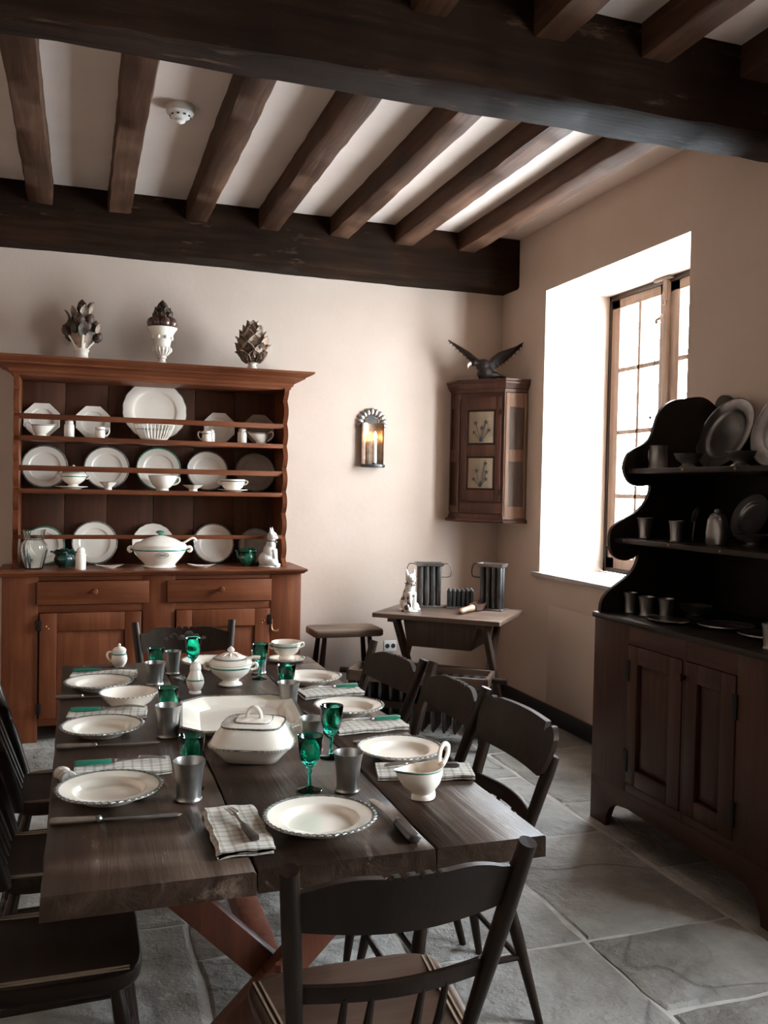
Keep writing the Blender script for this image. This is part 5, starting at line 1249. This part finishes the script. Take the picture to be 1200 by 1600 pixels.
# ================================================================== PEWTER ON THE CUPBOARD
zA, zB, zC_ = .922, 1.252, 1.560
hp = 'pewter on the dark cupboard'
def pcharger(label, y, z, R, xb=2.786, tilt=68):
    a = radians(tilt)
    t = thing('pewter_charger', label, 'plate', (xb-R*cos(a)-.006, y, z+R*sin(a)+.001), 0, hp)
    t.rotation_euler = (0, -a, 0)
    part('dish', MB().lathe(plate_prof(R, .022, .68), 56), PEWTERD, t, 0, None, 45)
    part('rim_bead', MB().lathe([(R*.985, .023), (R*1.004, .0265), (R*1.010, .021)], 56), PEWTERD, t)
def pbowl(label, x, y, z, r, h, m=PEWTERD):
    t = thing('pewter_bowl', label, 'bowl', (x, y, z), 0, hp)
    part('bowl', MB().lathe([(0, .003), (r*.55, 0), (r*.58, .006), (r*.40, .014), (r*.42, .020), (r*.8, h*.6), (r*.98, h-.002), (r, h), (r*.95, h), (r*.74, h*.6), (0, h*.4)], 36), m, t)
    part('foot_ring', MB().lathe([(r*.53, 0), (r*.62, .004), (r*.5, .010)], 36), m, t)
pcharger('pewter charger leaning between two small bowls on the top cupboard shelf', 3.275, zC_, .168)
pcharger('largest pewter charger at the right frame edge on the top cupboard shelf', 2.90, zC_, .185)
pbowl('small footed pewter bowl before the charger on the top cupboard shelf', 2.42, 3.160, zC_, .060, .062)
pbowl('small footed pewter bowl between the two chargers on the top cupboard shelf', 2.42, 2.845, zC_, .060, .062)
t = thing('pewter_mug', 'straight pewter mug with handle at the far end of the top cupboard shelf', 'mug', (2.405, 3.345, zC_), 0, hp)
part('cup', MB().lathe([(0, .002), (.042, 0), (.043, .006), (.040, .012), (.037, .095), (.040, .102), (.037, .102), (.034, .09), (.034, .01), (0, .008)], 32), PEWTERD, t)
part('handle', MB().tube([(.0, .037, .085), (.0, .062, .088), (.0, .068, .055), (.0, .055, .028), (.0, .038, .024)], .005, 8), PEWTERD, t)
def pbk(label, x, y, z, h=.092, r=.034): 
    beaker(label, x, y, z=z, h=h, r=r, m=PEWTERD, group=hp)
pbk('pewter beaker at the far end of the lower cupboard shelf before the window', 2.345, 3.345, zB)
pbk('pewter beaker second from the far end on the lower cupboard shelf', 2.345, 3.125, zB, .088, .032)
o = solo('pewter_spoon', MB().ball((0, 0, 0), (.022, .006, .034), 14, 8, TR(0, 0, .11, .4, .3)).tube([(0, 0, .085), (0, .006, .04), (0, .012, .0)], .0035, 6), PEWTERD, 'pewter spoon standing behind the second beaker on the lower cupboard shelf', 'spoon', (2.47, 3.17, zB), 0, hp)
t = thing('pewter_flask', 'flat-sided pewter flask in the middle of the lower cupboard shelf', 'flask', (2.37, 2.905, zB), 0, hp)
part('body', MB().loft([sring(.030, .040, 0, 2.6, 28), sring(.034, .046, .006, 2.6, 28), sring(.032, .050, .05, 2.6, 28), sring(.030, .042, .10, 2.4, 28), sring(.022, .030, .122, 2.2, 28), sring(.012, .012, .130, 2, 28)]), PEWTERD, t)
part('stopper', MB().lathe([(.011, .128), (.013, .134), (.010, .142), (0, .144)], 16), PEWTERD, t)
pcharger('pewter plate leaning behind the flask on the lower cupboard shelf', 3.13, zB, .105)
pcharger('pewter plate at the right frame edge on the lower cupboard shelf', 2.83, zB, .105)
pbowl('shallow dark pewter bowl right of the flask on the lower cupboard shelf', 2.44, 2.78, zB, .075, .05)
pbk('pewter beaker at the far end of the cupboard top board', 2.31, 3.385, zA, .090, .032)
pbk('wider pewter beaker second from the far end of the cupboard top board', 2.315, 3.275, zA, .085, .036)
pbk('pewter beaker third from the far end of the cupboard top board', 2.36, 3.20, zA, .085, .034)
pbowl('footed pewter bowl behind the beakers on the cupboard top board', 2.50, 3.185, zA, .07, .055)
t = thing('pewter_tray', 'flat oval pewter tray on the cupboard top board', 'tray', (2.30, 3.105, zA), 0, hp)
part('dish', MB().loft([sring(.05, .075, 0, 2, 40), sring(.055, .08, .002, 2, 40), sring(.075, .105, .012, 2, 40), sring(.073, .103, .014, 2, 40), sring(.052, .078, .005, 2, 40), sring(.02, .03, .004, 2, 40)]), PEWTERD, t)
for s in (-1, 1): part('handle', MB().tube([(-.02, s*.100, .012), (-.012, s*.118, .014), (.012, s*.118, .014), (.02, s*.100, .012)], .004, 6), PEWTERD, t)
for y, lb in ((2.90, 'dark pewter plate lying on the cupboard top board right of the tray'), (2.67, 'dark pewter plate lying on the cupboard top board near the frame edge')):
    t = thing('pewter_plate', lb, 'plate', (2.42, y, zA), 0, hp); part('dish', MB().lathe(plate_prof(.105, .016), 48), PEWTERD, t); part('rim_bead', MB().lathe([(.1035, .0165), (.1055, .019), (.106, .015)], 48), PEWTERD, t)
pbk('pewter beaker at the right frame edge on the cupboard top board', 2.26, 2.475, zA, .090, .035)
